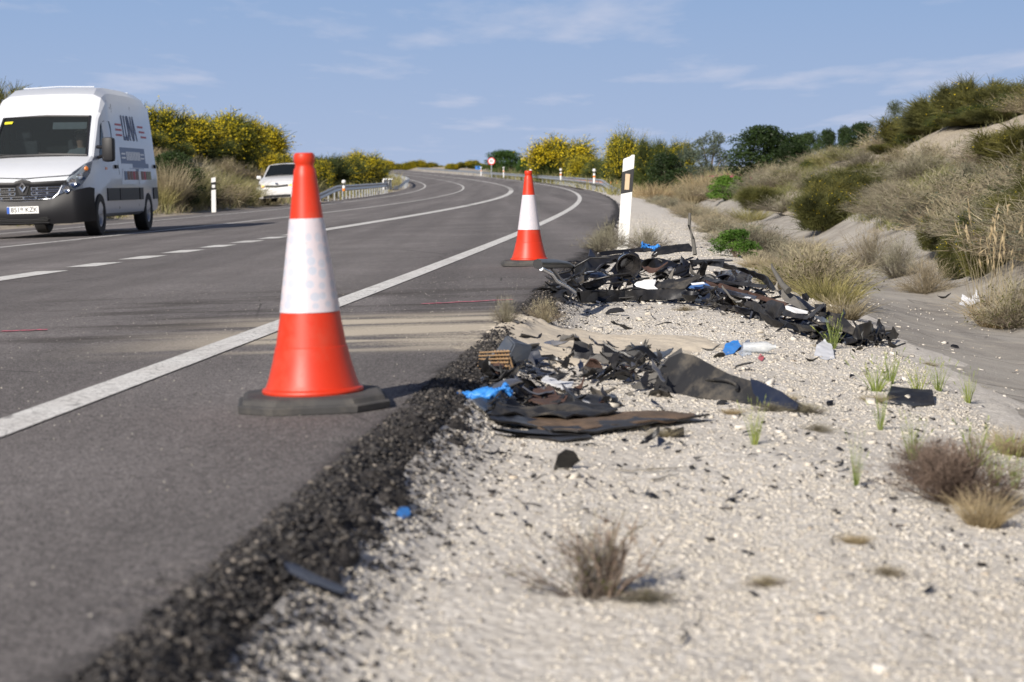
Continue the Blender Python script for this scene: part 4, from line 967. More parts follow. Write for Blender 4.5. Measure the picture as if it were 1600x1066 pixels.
def unit(v): return v / np.maximum(np.linalg.norm(v, axis=-1, keepdims=True), 1e-9)
def leaves(c, size, r, aspect=2.2, dirs=None):
    n = len(c); d = unit(r.normal(size=(n, 3))) if dirs is None else unit(dirs + r.normal(size=(n, 3)) * .35)
    s = unit(np.cross(d, r.normal(size=(n, 3)))); L = (size * r.uniform(.6, 1.35, n))[:, None]
    V = np.stack([c - d * L * .5, c + s * L / aspect * .5 + d * L * .05, c + d * L * .5, c - s * L / aspect * .5 + d * L * .05], 1)
    return V.reshape(-1, 3), np.arange(n * 4).reshape(-1, 4)
def strands(P0, width, r, taper=.25):
    """P0 (n,k,3) polylines -> ribbons"""
    n, k, _ = P0.shape
    t = unit(P0[:, -1] - P0[:, 0]); s = unit(np.cross(t, r.normal(size=(n, 3))))
    w = (width * r.uniform(.7, 1.3, n))[:, None, None] * np.linspace(1, taper, k)[None, :, None] * .5
    V = np.stack([P0 - s[:, None] * w, P0 + s[:, None] * w], 2).reshape(-1, 3)
    i = (np.arange(n) * k * 2)[:, None] + np.arange(k - 1)[None] * 2
    Q = np.stack([i, i + 1, i + 3, i + 2], -1).reshape(-1, 4)
    return V, Q
def curve_strands(base, d, length, k, r, droop=.3, wob=.1):
    n = len(base); f = np.linspace(0, 1, k)[None, :, None]; L = length[:, None, None]
    P0 = base[:, None] + d[:, None] * f * L
    P0[..., 2] -= (droop * L * f * f)[..., 0]
    return P0 + r.normal(size=(n, k, 3)) * wob * L * f * .25
def merge(parts_):
    V = []; Q = []; o = 0
    for v, q in parts_: V.append(v); Q.append(q + o); o += len(v)
    return np.concatenate(V), np.concatenate(Q)
def limb_mesh(paths):
    bm = bmesh.new()
    for pts, r0, r1 in paths: tube_bm(bm, pts, list(np.linspace(r0, r1, len(pts))), 5, cap=False)
    me = bpy.data.meshes.new('trunk'); bm.to_mesh(me); bm.free(); return me
def setm(me, m): me.materials.append(MATS[m]); return me

def proto_broom(seed, nclump=16, per=190, green='broom_green', flower=.35, spread=.62, fl_top=True, upright=.7, leafw=.010):
    """unit sized broom: woody limbs carrying brushes of fine green stems, yellow flowers on their outer halves"""
    r = np.random.default_rng(seed); paths = []; S_ = []; F = []
    for i in range(nclump):
        a = r.uniform(0, 2 * PI); rad = spread * .5 * math.sqrt(r.uniform(.02, 1)); hh = r.uniform(.42, .74) * (1 - .35 * (rad / spread))
        tip = np.array([rad * math.cos(a), rad * math.sin(a), hh]); mid = tip * np.array([.45, .45, .5]) + r.normal(size=3) * .02
        paths.append(([(0, 0, -.05), tuple(mid), tuple(tip)], .022, .008))
        n = per; dirs = unit(r.normal(size=(n, 3)) * np.array([.62, .62, .4]) + np.array([math.cos(a) * .35, math.sin(a) * .35, upright]))
        b0 = tip[None] - np.array([0, 0, .12]) * r.uniform(0, 2.2, (n, 1)) + r.normal(size=(n, 3)) * .035
        ln = r.uniform(.16, .34, n); P0 = curve_strands(b0, dirs, ln, 3, r, .15, .25); S_.append(strands(P0, leafw, r, .3))
        m = int(n * flower * r.uniform(.2, 1.9) * 1.5)
        if m:
            idx = r.integers(0, n, m); f = r.uniform(.45, 1.05, m)[:, None]; c = P0[idx, 0] + (P0[idx, 2] - P0[idx, 0]) * f + r.normal(size=(m, 3)) * .01
            F.append(leaves(c, .024, r, 1.2))
    # low skirt of stems hiding the base
    n = nclump * per // 3; a = r.uniform(0, 2 * PI, n); rr = spread * .42 * np.sqrt(r.uniform(0, 1, n)); b0 = np.stack([rr * np.cos(a), rr * np.sin(a), r.uniform(0, .35, n)], -1)
    dirs = unit(np.stack([np.cos(a) * .6, np.sin(a) * .6, np.full(n, .7)], -1) + r.normal(size=(n, 3)) * .35); S_.append(strands(curve_strands(b0, dirs, r.uniform(.12, .28, n), 3, r, .1, .25), leafw, r, .3))
    parts_ = [('trunk', setm(limb_mesh(paths), 'bark')), ('foliage', setm(mesh_np('foliage', *merge(S_)), green))]
    if F: parts_.append(('flowers', setm(mesh_np('flowers', *merge(F)), 'flower_yellow')))
    return parts_
def proto_leafy(seed, n=9000, mat='leaf_dark', lsize=.035, wx=1.0, nclump=46, dome=True, low=.0):
    r = np.random.default_rng(seed); C_ = []; paths = []
    cl = []
    for i in range(nclump):
        d = unit(r.normal(size=3)); 
        if d[2] < -.75: d[2] = -d[2]
        R0 = r.uniform(.25, 1.0); c = np.array([d[0] * .42 * wx, d[1] * .42 * wx, low + .42 + d[2] * .44]) * np.array([R0, R0, 1]); cl.append((c, r.uniform(.08, .19)))
    for i in range(7):
        c = cl[(i * 5) % nclump][0]; paths.append(([(0, 0, -.06), (c[0] * .4 + r.normal() * .02, c[1] * .4, c[2] * .5), tuple(c)], .028, .008))
    w = np.array([q[1] ** 2 for q in cl]); w /= w.sum(); idx = r.choice(nclump, n, p=w)
    cc = np.array([q[0] for q in cl])[idx]; rr = np.array([q[1] for q in cl])[idx]
    P0 = cc + unit(r.normal(size=(n, 3))) * (rr * r.uniform(.25, 1, n) ** .5)[:, None] * np.array([1.1, 1.1, .8])
    P0[:, 2] = np.maximum(P0[:, 2], .01)
    return [('trunk', setm(limb_mesh(paths), 'bark')), ('foliage', setm(mesh_np('foliage', *leaves(P0, lsize, r, 2.0)), mat))]
def proto_dry(seed, n=420, mat='twig_grey', w=.008, green=None, flat=.75):
    """low rounded dry shrub of fine branching twigs"""
    r = np.random.default_rng(seed); a = r.uniform(0, 2 * PI, n); u = r.uniform(.05, 1, n)
    d = unit(np.stack([np.cos(a) * u * 1.1, np.sin(a) * u * 1.1, flat * (1.25 - u * .75)], -1)); b0 = np.stack([np.cos(a) * u * .12, np.sin(a) * u * .12, np.full(n, -.02)], -1)
    P0 = curve_strands(b0, d, r.uniform(.45, .85, n), 5, r, .12, .22); parts_ = [strands(P0, w, r, .35)]
    for s_ in range(3):
        m = int(n * 1.6); idx = r.integers(0, n, m); k = r.integers(2, 5, m); b1 = P0[idx, k]; d1 = unit(unit(P0[idx, k] - P0[idx, k - 1]) + r.normal(size=(m, 3)) * .45)
        parts_.append(strands(curve_strands(b1, d1, r.uniform(.08, .22, m), 3, r, .0, .3), w * .7, r, .3))
    out = [('twigs', setm(mesh_np('twigs', *merge(parts_)), mat))]
    if green:
        m = n * 3; idx = r.integers(0, n, m); k = r.integers(2, 5, m); out.append(('foliage', setm(mesh_np('foliage', *leaves(P0[idx, k] + r.normal(size=(m, 3)) * .03, .045, r, 3.0)), green)))
    return out
def proto_grass(seed, n=500, mat='straw', w=.010, spread=.18, up=1.1, droop=.35, k=5, heads=False):
    r = np.random.default_rng(seed); a = r.uniform(0, 2 * PI, n); u = np.sqrt(r.uniform(0, 1, n))
    b0 = np.stack([np.cos(a) * u * spread, np.sin(a) * u * spread, np.full(n, -.02)], -1)
    d = unit(np.stack([np.cos(a) * u * .7, np.sin(a) * u * .7, np.full(n, up)], -1) + r.normal(size=(n, 3)) * .18)
    ln = r.uniform(.4, 1.0, n); P0 = curve_strands(b0, d, ln, k, r, droop, .12); out = [('blades', setm(mesh_np('blades', *strands(P0, w, r, .15)), mat))]
    if heads:
        tips = P0[:, -1]; dd = unit(P0[:, -1] - P0[:, -2]); idx = r.choice(n, max(3, int(n * .3)), replace=False); F = []
        for j in range(5): F.append(leaves(tips[idx] + dd[idx] * .035 * j, .075, r, 3.5, dd[idx]))
        out.append(('seed_heads', setm(mesh_np('seed_heads', *merge(F)), mat)))
    return out
PR = {}
def proto(key):
    if key in PR: return PR[key]
    f = {'broom_a': lambda: proto_broom(1, 20, 320, flower=1.05), 'broom_b': lambda: proto_broom(2, 18, 320, flower=1.4, spread=.75),
         'broom_c': lambda: proto_broom(3, 22, 300, flower=.55, spread=.8), 'broom_sparse': lambda: proto_broom(4, 9, 300, flower=.9, spread=.75),
         'broom_green': lambda: proto_broom(5, 20, 320, flower=.06, spread=.8), 'broom_olive': lambda: proto_broom(6, 26, 320, 'broom_olive', flower=.03, spread=.95, upright=.9),
         'broom_olive2': lambda: proto_broom(16, 26, 320, 'broom_olive', flower=.0, spread=1.0, upright=.7),
         'dark_a': lambda: proto_leafy(7, 15000, nclump=90), 'dark_b': lambda: proto_leafy(8, 12000, nclump=64), 'mid_a': lambda: proto_leafy(9, 12000, 'leaf_mid', nclump=80),
         'grey_a': lambda: proto_leafy(10, 6500, 'leaf_grey', .035, nclump=44), 'grey_b': lambda: proto_leafy(11, 6500, 'leaf_grey', .035, nclump=30),
         'fresh': lambda: proto_leafy(12, 7000, 'leaf_fresh', .05, nclump=60), 'dry_a': lambda: proto_dry(13), 'dry_b': lambda: proto_dry(14, mat='twig_violet'), 'dry_c': lambda: proto_dry(15, green='leaf_grey'),
         'dry_d': lambda: proto_dry(25, 380, 'twig_grey', green='broom_olive'),
         'straw_a': lambda: proto_grass(17), 'straw_b': lambda: proto_grass(18, 650, 'straw_green', spread=.3), 'straw_tall': lambda: proto_grass(19, 70, 'straw', .007, .25, 1.6, .15, heads=True),
         'weed': lambda: proto_dry(31, 60, 'twig_brown', .016, green='broom_olive', flat=1.1), 'weed_up': lambda: proto_dry(32, 42, 'twig_brown', .028, flat=2.6), 'dead': lambda: proto_dry(33, 430, 'twig_dead', .010, flat=1.5),
         'barley': lambda: proto_grass(20, 46, 'barley', .022, .09, 1.5, .12, 4, heads=True), 'reed': lambda: proto_grass(21, 900, 'straw', .012, .35, 1.3, .3)}[key]
    PR[key] = f(); return PR[key]
USED = {}
def plant(name, key, x, y, h, w, label, cat, group=None, rz=None, z=None, tilt=0):
    """h, w in metres; the prototypes are about one unit tall and wide"""
    ps = proto(key); rz = random.uniform(0, 2 * PI) if rz is None else rz
    base = Vector((x, y, (Tz(x, y) if z is None else z)))
    if len(ps) == 1:
        o = obj(name, ps[0][1])
    else:
        o = empty(name)
        for pn, me in ps:
            c_ = obj(pn, me, None, o)
            if pn in ('flowers', 'seed_heads'): c_['kind'] = 'stuff'
    o.location = base; o.rotation_euler = (tilt, 0, rz); o.scale = (w, w, h)
    return tag(o, label, cat, group)
def vpx(name, key, px, ytop, y, wpx, label, cat, group=None, sink=0, **kw):
    """a plant at picture column px and distance y whose top reaches row ytop"""
    x = (px - 800) / F_PX * y
    if y > 40 and px < 700:
        lim = (-17.2 if ytop < 228 and px < 460 else -15.2) if 'broom' in key and y < 200 else -13.7
        while x - float(E(y)) > lim and y < 600: y += 1; x = (px - 800) / F_PX * y
    elif y > 90 and px < 1000:
        while x - float(E(y)) < 4.4: y += 1; x = (px - 800) / F_PX * y
    z = Tz(x, y) - sink; h = max(.15, pt(px, ytop, y).z - z) / .92; w = wpx / F_PX * y / .85
    if 'broom' in key: w = min(w, max(1.45 * h, 1.1))
    return plant(name, key, x, y, h, w, label, cat, group, z=z, **kw)

GB = 'yellow flowering broom bushes along the far side of the road'
def two(name, key, px, ytop, y, wpx, label, cat, **kw):
    return vpx(name, key, px, ytop, y, wpx, label, cat, **kw)
B = 'broom bush'
# left bank, from behind the van outwards
two('dry_shrub', 'dry_d', 8, 122, 52, 75, 'tan dry bush on the bank top behind the van roof', 'shrub')
two('dry_shrub', 'dry_a', -45, 130, 50, 90, 'second tan dry bush on the bank behind the van, at the very edge', 'shrub')
two('broom_bush', 'broom_olive', 4, 120, 56, 90, 'olive bush crowning the bank behind the van at the left frame edge', B)
two('broom_bush', 'reed', 30, 135, 57, 60, 'tan grass clump behind the van roof', 'grass tuft')
two('broom_tree', 'broom_sparse', 250, 148, 62, 78, 'tall sparse broom with yellow tips just right of the van roof', B)
two('broom_bush', 'broom_c', 228, 195, 60, 70, 'olive broom bush touching the rear of the van roof', B)
two('broom_bush', 'broom_a', 300, 172, 66, 92, 'yellow flowering broom right of the tall sparse one', B)
two('broom_bush', 'broom_b', 348, 166, 84, 110, 'highest rounded broom of the left thicket with yellow flowers', B)
two('broom_bush', 'broom_b', 392, 182, 98, 100, 'bright yellow broom at the right end of the left thicket', B)
two('broom_bush', 'broom_green', 330, 205, 64, 95, 'dark green broom low in front of the yellow thicket', B)
two('broom_bush', 'broom_green', 385, 215, 96, 80, 'dark green broom above the parked car', B)
two('broom_bush', 'broom_green', 280, 215, 60, 90, 'green broom low beside the van tail', B)
two('broom_bush', 'broom_sparse', 432, 232, 104, 44, 'small dull broom right above the parked car roof', B)
two('broom_bush', 'broom_c', 455, 240, 106, 40, 'small broom hidden behind the tip of the near cone', B)
two('dark_shrub', 'dark_b', 272, 238, 50, 95, 'dark green bush on the verge just behind the van', 'shrub')
two('dark_shrub', 'broom_green', 262, 268, 46.5, 70, 'olive bush low on the verge at the van rear wheel', 'shrub')
for px, yt, y, w, lab in ((300, 222, 55, 80, 'straw coloured grass above the dark verge bush'), (345, 232, 60, 70, 'straw tuft behind the thin marker post'), (385, 258, 94, 60, 'grey green grass tuft left of the parked car'),
                       (365, 250, 58, 75, 'dry grass right of the thin marker post'), (318, 262, 52, 60, 'dry grass at the foot of the bank left of the thin post'), (255, 215, 54, 60, 'tall straw beside the van tail'), (405, 268, 92, 40, 'grass tuft touching the parked car')):
    two('dry_grass_tuft', 'straw_b' if w > 65 else 'reed', px, yt, y, w, lab, 'grass tuft')
for k, (px, yt, y, w) in enumerate(((262, 232, 66, 60), (285, 240, 68, 70), (312, 240, 72, 80), (335, 262, 72, 70), (352, 268, 76, 60), (375, 262, 80, 70), (392, 275, 84, 50), (300, 268, 68, 60), (270, 275, 63, 60), (248, 262, 62, 50))):
    vpx('dry_grass_tuft', ('reed', 'straw_b', 'dry_d', 'straw_a')[k % 4], px, yt, y, w, 'dry straw tuft among several on the verge between the van and the parked car', 'grass tuft', group='straw tufts on the left verge')
two('broom_bush', 'broom_green', 512, 236, 104, 66, 'green broom between the near cone and the short barrier', B)
two('broom_bush', 'broom_a', 498, 240, 108, 40, 'yellow broom just right of the near cone tip', B)
two('broom_bush', 'broom_c', 545, 238, 112, 50, 'green broom above the start of the short barrier', B)
two('broom_bush', 'broom_b', 566, 230, 118, 56, 'yellow broom above the short barrier', B)
two('broom_bush', 'broom_a', 585, 240, 122, 40, 'yellow broom above the right half of the short barrier', B)
two('broom_bush', 'broom_green', 575, 252, 110, 50, 'dark broom directly behind the short barrier', B)
for k, (px, yt, w) in enumerate(((602, 250, 30), (620, 256, 30), (640, 252, 40), (655, 250, 40), (672, 254, 36), (690, 259, 30), (705, 256, 36), (722, 254, 34), (738, 250, 28), (752, 256, 40), (770, 255, 34), (630, 258, 36), (712, 258, 30))):
    vpx('broom_bush', ('broom_b', 'broom_c', 'broom_a')[k % 3], px, yt - 2, 390 if px > 640 else 330, w * 1.2, 'distant yellow flecked broom in the low row beyond the bend', B, 'low brooms beyond the bend')
# right of the bend
two('round_tree', 'mid_a', 788, 236, 270, 72, 'rounded bright green tree behind the round sign', 'tree')
two('round_tree', 'mid_a', 818, 250, 262, 34, 'small green bush at the right foot of the round tree', 'tree')
two('broom_tree', 'broom_b', 878, 205, 160, 92, 'big yellow crowned broom behind the far cone', B)
two('broom_bush', 'broom_a', 862, 235, 155, 60, 'yellow broom low left under the big crowned one', B)
two('broom_bush', 'broom_b', 912, 238, 152, 50, 'yellow green broom right under the big crowned one', B)
two('broom_bush', 'broom_green', 945, 240, 140, 56, 'dark green broom left of the marker post', B)
two('broom_tree', 'broom_a', 978, 190, 120, 60, 'tall broom with yellow top directly above the marker post', B)
two('broom_bush', 'broom_green', 968, 232, 115, 60, 'dense green broom behind the top of the marker post', B)
two('broom_tree', 'broom_green', 1018, 203, 118, 50, 'narrow green tree just right of the marker post', 'tree')
two('broom_tree', 'broom_a', 1058, 208, 124, 46, 'slim tree with pale yellow top', 'tree')
two('dark_tree', 'grey_a', 1075, 232, 110, 60, 'dark grey green tree under the slim yellow one', 'tree')
two('grey_tree', 'grey_b', 1108, 208, 118, 74, 'grey leaved tree left of the big dark bush', 'tree')
two('dark_tree', 'dark_b', 1040, 240, 108, 66, 'dark bushy tree low between the post and the grey tree', 'tree')
two('dark_tree', 'dark_a', 1192, 200, 84, 130, 'large rounded dark green bush in the middle of the right bank', 'shrub')
two('dark_tree', 'dark_b', 1235, 225, 82, 70, 'smaller dark bush on the right flank of the large one', 'shrub')
two('reed_clump', 'reed', 1022, 268, 92, 60, 'pale plumed grass clump right of the marker post', 'grass tuft')
two('reed_clump', 'reed', 1105, 248, 86, 60, 'yellow green tall grass left of the large dark bush', 'grass tuft')
two('reed_clump', 'reed', 1085, 262, 84, 50, 'tall yellow grass below the grey tree', 'grass tuft')
# oleander with pink flowers
ol = two('oleander', 'fresh', 1135, 276, 72, 60, 'small green bush with pink flowers below the large dark bush', 'shrub')
r_ = np.random.default_rng(5); n = 26; c = np.stack([r_.normal(0, .28, n), r_.normal(0, .28, n), r_.uniform(.78, 1.0, n)], -1); obj('flowers', mesh_np('flowers', *leaves(c, .085, r_, 1.2)), MATS['petal_pink'], ol)['kind'] = 'stuff'
# far ridge row
for k, (px, yt, y, w) in enumerate(((1262, 207, 130, 46), (1290, 203, 128, 46), (1318, 198, 122, 40), (1245, 212, 135, 40))):
    vpx('ridge_bush', 'dark_b', px, yt, y, w, 'dark bush in the distant row on the skyline of the right bank', 'shrub', group='dark bushes on the far skyline')
two('dark_tree', 'dark_b', 1345, 192, 68, 66, 'dark green bush on the bank crest, left of the olive thicket', 'shrub')
two('dark_tree', 'grey_a', 1398, 156, 62, 44, 'grey green bush rising above the crest at the thicket start', 'shrub')
for px, yt, y, w, key, lab in ((1385, 185, 56, 66, 'dry_a', 'grey brown bush at the left end of the olive thicket'), (1432, 168, 52, 90, 'broom_olive', 'olive broom, first of the crest thicket'), (1470, 140, 50, 90, 'broom_olive2', 'olive broom, second of the crest thicket'),
                            (1518, 112, 48, 92, 'broom_olive', 'tallest olive broom of the crest thicket'), (1562, 126, 47, 92, 'broom_olive2', 'olive broom near the frame edge on the crest'), (1605, 118, 46, 90, 'broom_olive', 'olive broom cut by the frame edge on the crest'),
                            (1450, 196, 47, 80, 'broom_olive2', 'olive broom low in front of the crest thicket'), (1500, 180, 45, 80, 'broom_olive', 'olive broom low under the tallest one'), (1550, 165, 44, 76, 'broom_olive2', 'olive broom low right above the bare soil'),
                            (1412, 178, 53, 60, 'broom_green', 'green broom between the grey green bush and the first olive broom'), (1492, 122, 49, 60, 'broom_green', 'dark green broom left of the tallest one'), (1540, 128, 47, 60, 'broom_olive', 'olive broom directly right of the tallest one'),
                            (1585, 140, 45, 60, 'broom_green', 'dark green broom near the frame edge'), (1475, 175, 47, 60, 'broom_green', 'dark green broom low in the middle of the thicket'), (1525, 160, 45.5, 60, 'broom_green', 'dark green broom low beneath the tallest one'), (1430, 200, 49, 60, 'broom_green', 'low green broom at the left foot of the thicket'),
                            (1395, 222, 47, 60, 'broom_olive', 'small olive broom where the bare soil begins')):
    two('broom_bush', key, px, yt, y, w, lab, B)
for px, yt, y, w, key, lab in ((1318, 258, 40, 120, 'broom_olive', 'wide yellow olive broom in the middle of the right slope'), (1362, 254, 41, 66, 'broom_olive2', 'olive broom on the right shoulder of the wide one'), (1290, 290, 37, 80, 'broom_olive', 'olive broom low left of the wide one'),
                            (1188, 285, 56, 50, 'broom_olive2', 'rounded olive bush above the gutter below the large dark bush'), (1170, 304, 52, 56, 'straw_b', 'rounded straw green bush above the gutter'), (1225, 298, 50, 66, 'dry_a', 'grey dry shrub with orange grass above the gutter'),
                            (1340, 268, 39, 70, 'broom_olive', 'bright olive broom in front of the wide one'), (1300, 274, 38.5, 70, 'broom_olive', 'bright olive broom at the left front of the wide one'), (1540, 345, 19.6, 60, 'broom_olive', 'olive bush low above the gutter near the frame edge'), (1470, 330, 24, 60, 'broom_olive', 'small olive bush on the slope above the overhanging one'), (1592, 290, 21, 70, 'broom_olive2', 'bright olive bush cut by the right frame edge'), (1498, 352, 20.5, 50, 'broom_olive', 'yellow green bush overhanging the gutter on the right'), (1512, 322, 22, 46, 'broom_green', 'small green upright bush on the right slope'),
                            (1448, 385, 19.5, 60, 'dry_b', 'dark dry shrub hanging over the gutter panels'), (1360, 340, 25, 66, 'dry_b', 'brown shrub above the gutter panels'), (1402, 352, 22.5, 60, 'dry_a', 'grey shrub between the two overhanging ones')):
    two('broom_bush' if 'broom' in key else 'dry_shrub', key, px, yt, y, w, lab, B if 'broom' in key else 'shrub')
# low shrubs covering both banks, placed at random
r_ = np.random.default_rng(77); cnt = 0
for key, n, grp, lab, sz in (('dry_a', 34, 'grey dry shrubs on the right bank', 'low grey dry shrub among many on the right bank', (.5, 1.1)), ('dry_b', 22, 'violet brown shrubs on the right bank', 'low violet brown shrub among many on the right bank', (.45, 1.0)),
                             ('dry_c', 64, 'grey green shrubs on the right bank', 'low grey green shrub among many on the right bank', (.5, 1.0)), ('dry_d', 80, 'olive tinged shrubs on the right bank', 'low olive tinged shrub among many on the right bank', (.5, 1.0)), ('broom_olive', 26, 'small olive bushes on the right bank', 'small olive green bush among several on the right bank', (.45, .95)), ('broom_green', 20, 'small green bushes on the right bank', 'small dark green bush among several on the right bank', (.4, .85)), ('straw_b', 80, 'straw tufts on the right bank', 'straw green tuft among many on the right bank', (.4, .9))):
    for _ in range(n):
        y = 15 * (110 / 15) ** r_.uniform(0, 1); L = r_.uniform(5.6, 13.5) if y > 25 else r_.uniform(5.4, 7.6); x = L + float(E(y))
        if x > y * .36: continue
        px_ = 800 + F_PX * x / y
        if px_ > 1330 and 26 < y < 62 and 7.5 < L < 9.8: continue   # bare pale soil patch
        s_ = r_.uniform(*sz) * (1 if y < 60 else 1.25)
        plant('dry_shrub' if key != 'straw_b' else 'grass_tuft', key, x, y, s_ * .8, s_ * 1.25, lab, 'shrub' if key != 'straw_b' else 'grass tuft', grp, z=Tz(x, y) - .04)
for _ in range(46):
    y = r_.uniform(18, 80); L = r_.uniform(2.75, 3.4); x = L + float(E(y)); s_ = r_.uniform(.35, .7)
    if x < y * .27: plant('verge_shrub', r_.choice(['dry_a', 'dry_b', 'dry_c']), x, y, s_ * .7, s_ * 1.1, 'low grey shrub in the strip between gravel and gutter', 'shrub', 'grey shrubs between gravel and gutter')
for _ in range(60):
    y = r_.uniform(44, 92); L = -r_.uniform(13.2, 19); x = L + float(E(y)); s_ = r_.uniform(.5, 1.1)
    plant('dry_shrub', r_.choice(['dry_d', 'straw_b', 'dry_c', 'reed']), x, y, s_, s_ * 1.2, 'low dry plant among many on the left bank', 'shrub', 'dry plants on the left bank')
# single plants near the wreckage and in front
two('green_bush', 'fresh', 1150, 360, 21.5, 68, 'bright green low bush behind the wreckage pile', 'shrub')
for px, yt, y, w, key, lab in ((1252, 372, 15.6, 130, 'straw_b', 'big dry grass clump right behind the wreckage'), (1222, 378, 16.4, 110, 'straw_a', 'straw clump rising left of the big dry grass clump'), (1300, 392, 14.6, 100, 'straw_b', 'straw clump at the right of the big dry grass clump'), (1270, 365, 15.2, 120, 'dry_d', 'dry twiggy plant inside the big grass clump'),
                            (1322, 432, 12.6, 90, 'straw_a', 'short dry tuft at the gutter edge below the big clump'), (1180, 390, 19, 60, 'straw_a', 'small straw tuft right of the bright green bush'), (1255, 352, 30, 70, 'straw_a', 'orange dry grass on the gutter edge'), (1232, 358, 27, 50, 'straw_a', 'low orange dry grass on the gutter')):
    two('grass_clump', key, px, yt, y, w, lab, 'grass tuft')
for px, yt, yb, w, lab in ((1303, 488, 545, 30, 'green barley growing through the wreckage'), (1372, 552, 612, 46, 'green barley below the end of the wreckage'), (1395, 545, 600, 30, 'second green barley below the end of the wreckage'), (1438, 572, 615, 34, 'green barley tuft left of the gutter edge'), (1470, 570, 612, 26, 'thin green barley at the gutter edge'), (1517, 590, 632, 24, 'pale barley at the gutter foot'),
                            (1430, 645, 720, 34, 'barley left of the dead shrub'), (1530, 650, 730, 50, 'barley behind the dead shrub'), (1560, 690, 760, 34, 'barley right of the dead shrub'), (1592, 690, 765, 30, 'barley at the right frame edge'), (1342, 720, 760, 20, 'small yellowing barley on the open gravel'), (1182, 645, 695, 26, 'single dry barley below the black door panel'), (1380, 625, 672, 22, 'small barley above the dead shrub')):
    g0 = hit(px, yb); vpx('barley_tuft', 'barley', px, yt, g0.y, w * 1.5, lab, 'grass tuft')
g0 = hit(1500, 788); vpx('dead_shrub', 'dead', 1500, 672, g0.y, 165, 'large brown dead shrub on the gravel at the right', 'shrub')
g0 = hit(1465, 760); vpx('dead_shrub', 'dead', 1462, 705, g0.y, 90, 'smaller brown twigs left against the dead shrub', 'shrub')
g0 = hit(1585, 712); vpx('grass_clump', 'straw_a', 1588, 640, g0.y, 80, 'tan dry grass at the right frame edge', 'grass tuft')
g0 = hit(1540, 822); vpx('grass_clump', 'straw_a', 1545, 780, g0.y, 110, 'thin flattened straw below the dead shrub', 'grass tuft')
g0 = hit(1560, 470); vpx('grass_clump', 'straw_tall', 1545, 300, 17.2, 100, 'tall thin straw stalks above the gutter on the right', 'grass tuft')
vpx('grass_clump', 'straw_tall', 1590, 330, 16.2, 90, 'tall thin straw stalks at the right frame edge', 'grass tuft')
vpx('grass_clump', 'straw_a', 1560, 420, 15.2, 110, 'orange dry grass over the gutter at the right', 'grass tuft')
vpx('grass_clump', 'dry_d', 1590, 410, 15.0, 90, 'dark grass tussock at the right frame edge over the gutter', 'grass tuft')
g0 = hit(925, 935); wd = vpx('weed', 'weed', 920, 862, g0.y, 175, 'small dry weed with green leaves alone on the front gravel', 'weed')
g0 = hit(940, 930); vpx('weed', 'weed_up', 950, 785, g0.y, 130, 'tall bare stems of the front weed leaning right', 'weed', tilt=.12)
r2 = np.random.default_rng(3); n = 34; b0 = np.stack([r2.normal(0, .015, n), r2.normal(0, .012, n), np.zeros(n)], -1); d = unit(np.stack([r2.normal(.25, .28, n), r2.normal(0, .2, n), np.full(n, 1.)], -1))
wv = obj('weed', mesh_np('weed', *strands(curve_strands(b0, d, r2.uniform(.08, .20, n), 5, r2, .05, .2), .0028, r2, .4)), MATS['twig_violet']); wv.location = hit(918, 928); tag(wv, 'upright bare stems of the front weed', 'weed')
g0 = hit(958, 388)
for px, yb, yt, w, lab in ((952, 388, 335, 44, 'dry twiggy weed at the foot of the marker post'), (938, 395, 350, 40, 'dry weed on the asphalt edge left of the marker post'), (1010, 378, 342, 50, 'thin dark seeded weed right of the marker post'), (850, 505, 470, 40, 'dry twigs on the asphalt edge before the pile'), (790, 505, 488, 30, 'dry roots at the sand spill')):
    q_ = hit(px, yb); vpx('weed', 'dry_a', px, yt, min(q_.y, 22), w, lab, 'weed')
for k in range(26):
    y = r2.uniform(3, 12); L = r2.uniform(1.7, 3.3); x = L + float(E(y)); s_ = r2.uniform(.04, .10)
    if abs(x) < y * .26: plant('dry_weed', r2.choice(['dry_a', 'dry_b', 'straw_a']), x, y, s_ * .6, s_ * 1.6, 'tiny dry weed lying on the gravel', 'weed', 'tiny dry weeds on the gravel')

# ground cover of dry grass on the banks: stuff
def cover(name, n, yr, Lr, mat, h, w, label, dens=None):
    r = np.random.default_rng(hash(label) % 1000 if False else len(label)); y = yr[0] * (yr[1] / yr[0]) ** r.uniform(0, 1, n); L = r.uniform(*Lr, n); x = L + E(y)
    k = (np.abs(x) < y * .38 + 1) & (vn(x, y, .7, 61) + vn(x, y, 2.5, 62) * .5 > -.12 + r.uniform(-.2, .2, n)); bare = (Lr[0] > 5) & (y > 26) & (y < 62) & (x - E(y) > 7.4) & (x - E(y) < 9.9) & (x / y > .16) & (r.uniform(0, 1, n) < .9); k = k & ~bare; x, y = x[k], y[k]; n = len(x)
    b0 = np.stack([x, y, T(x, y) - .02], -1); d = unit(np.stack([r.normal(0, .35, n), r.normal(0, .35, n), np.ones(n)], -1)); ln = r.uniform(.5, 1.4, n) * h * (.7 + y / 90)
    o = obj(name, mesh_np(name, *strands(curve_strands(b0, d, ln, 3, r, .25, .2), w, r, .2)), MATS[mat]); return tag(o, label, kind='stuff')
cover('dry_grass', 80000, (14, 115), (5.35, 14), 'straw_green', .26, .012, 'straw coloured dry grass covering the right bank')
cover('grass', 85000, (14, 115), (5.35, 14), 'grass_green', .24, .014, 'olive grass mixed into the right bank')
cover('undergrowth', 24000, (14, 90), (5.35, 13), 'twig_violet', .17, .010, 'brown thin undergrowth covering the right bank')
cover('dry_grass', 45000, (40, 115), (-24, -12.9), 'straw', .28, .022, 'dry grass covering the left bank')
cover('grass', 30000, (40, 140), (-24, -12.9), 'straw_green', .3, .026, 'green grass covering the foot of the left bank')
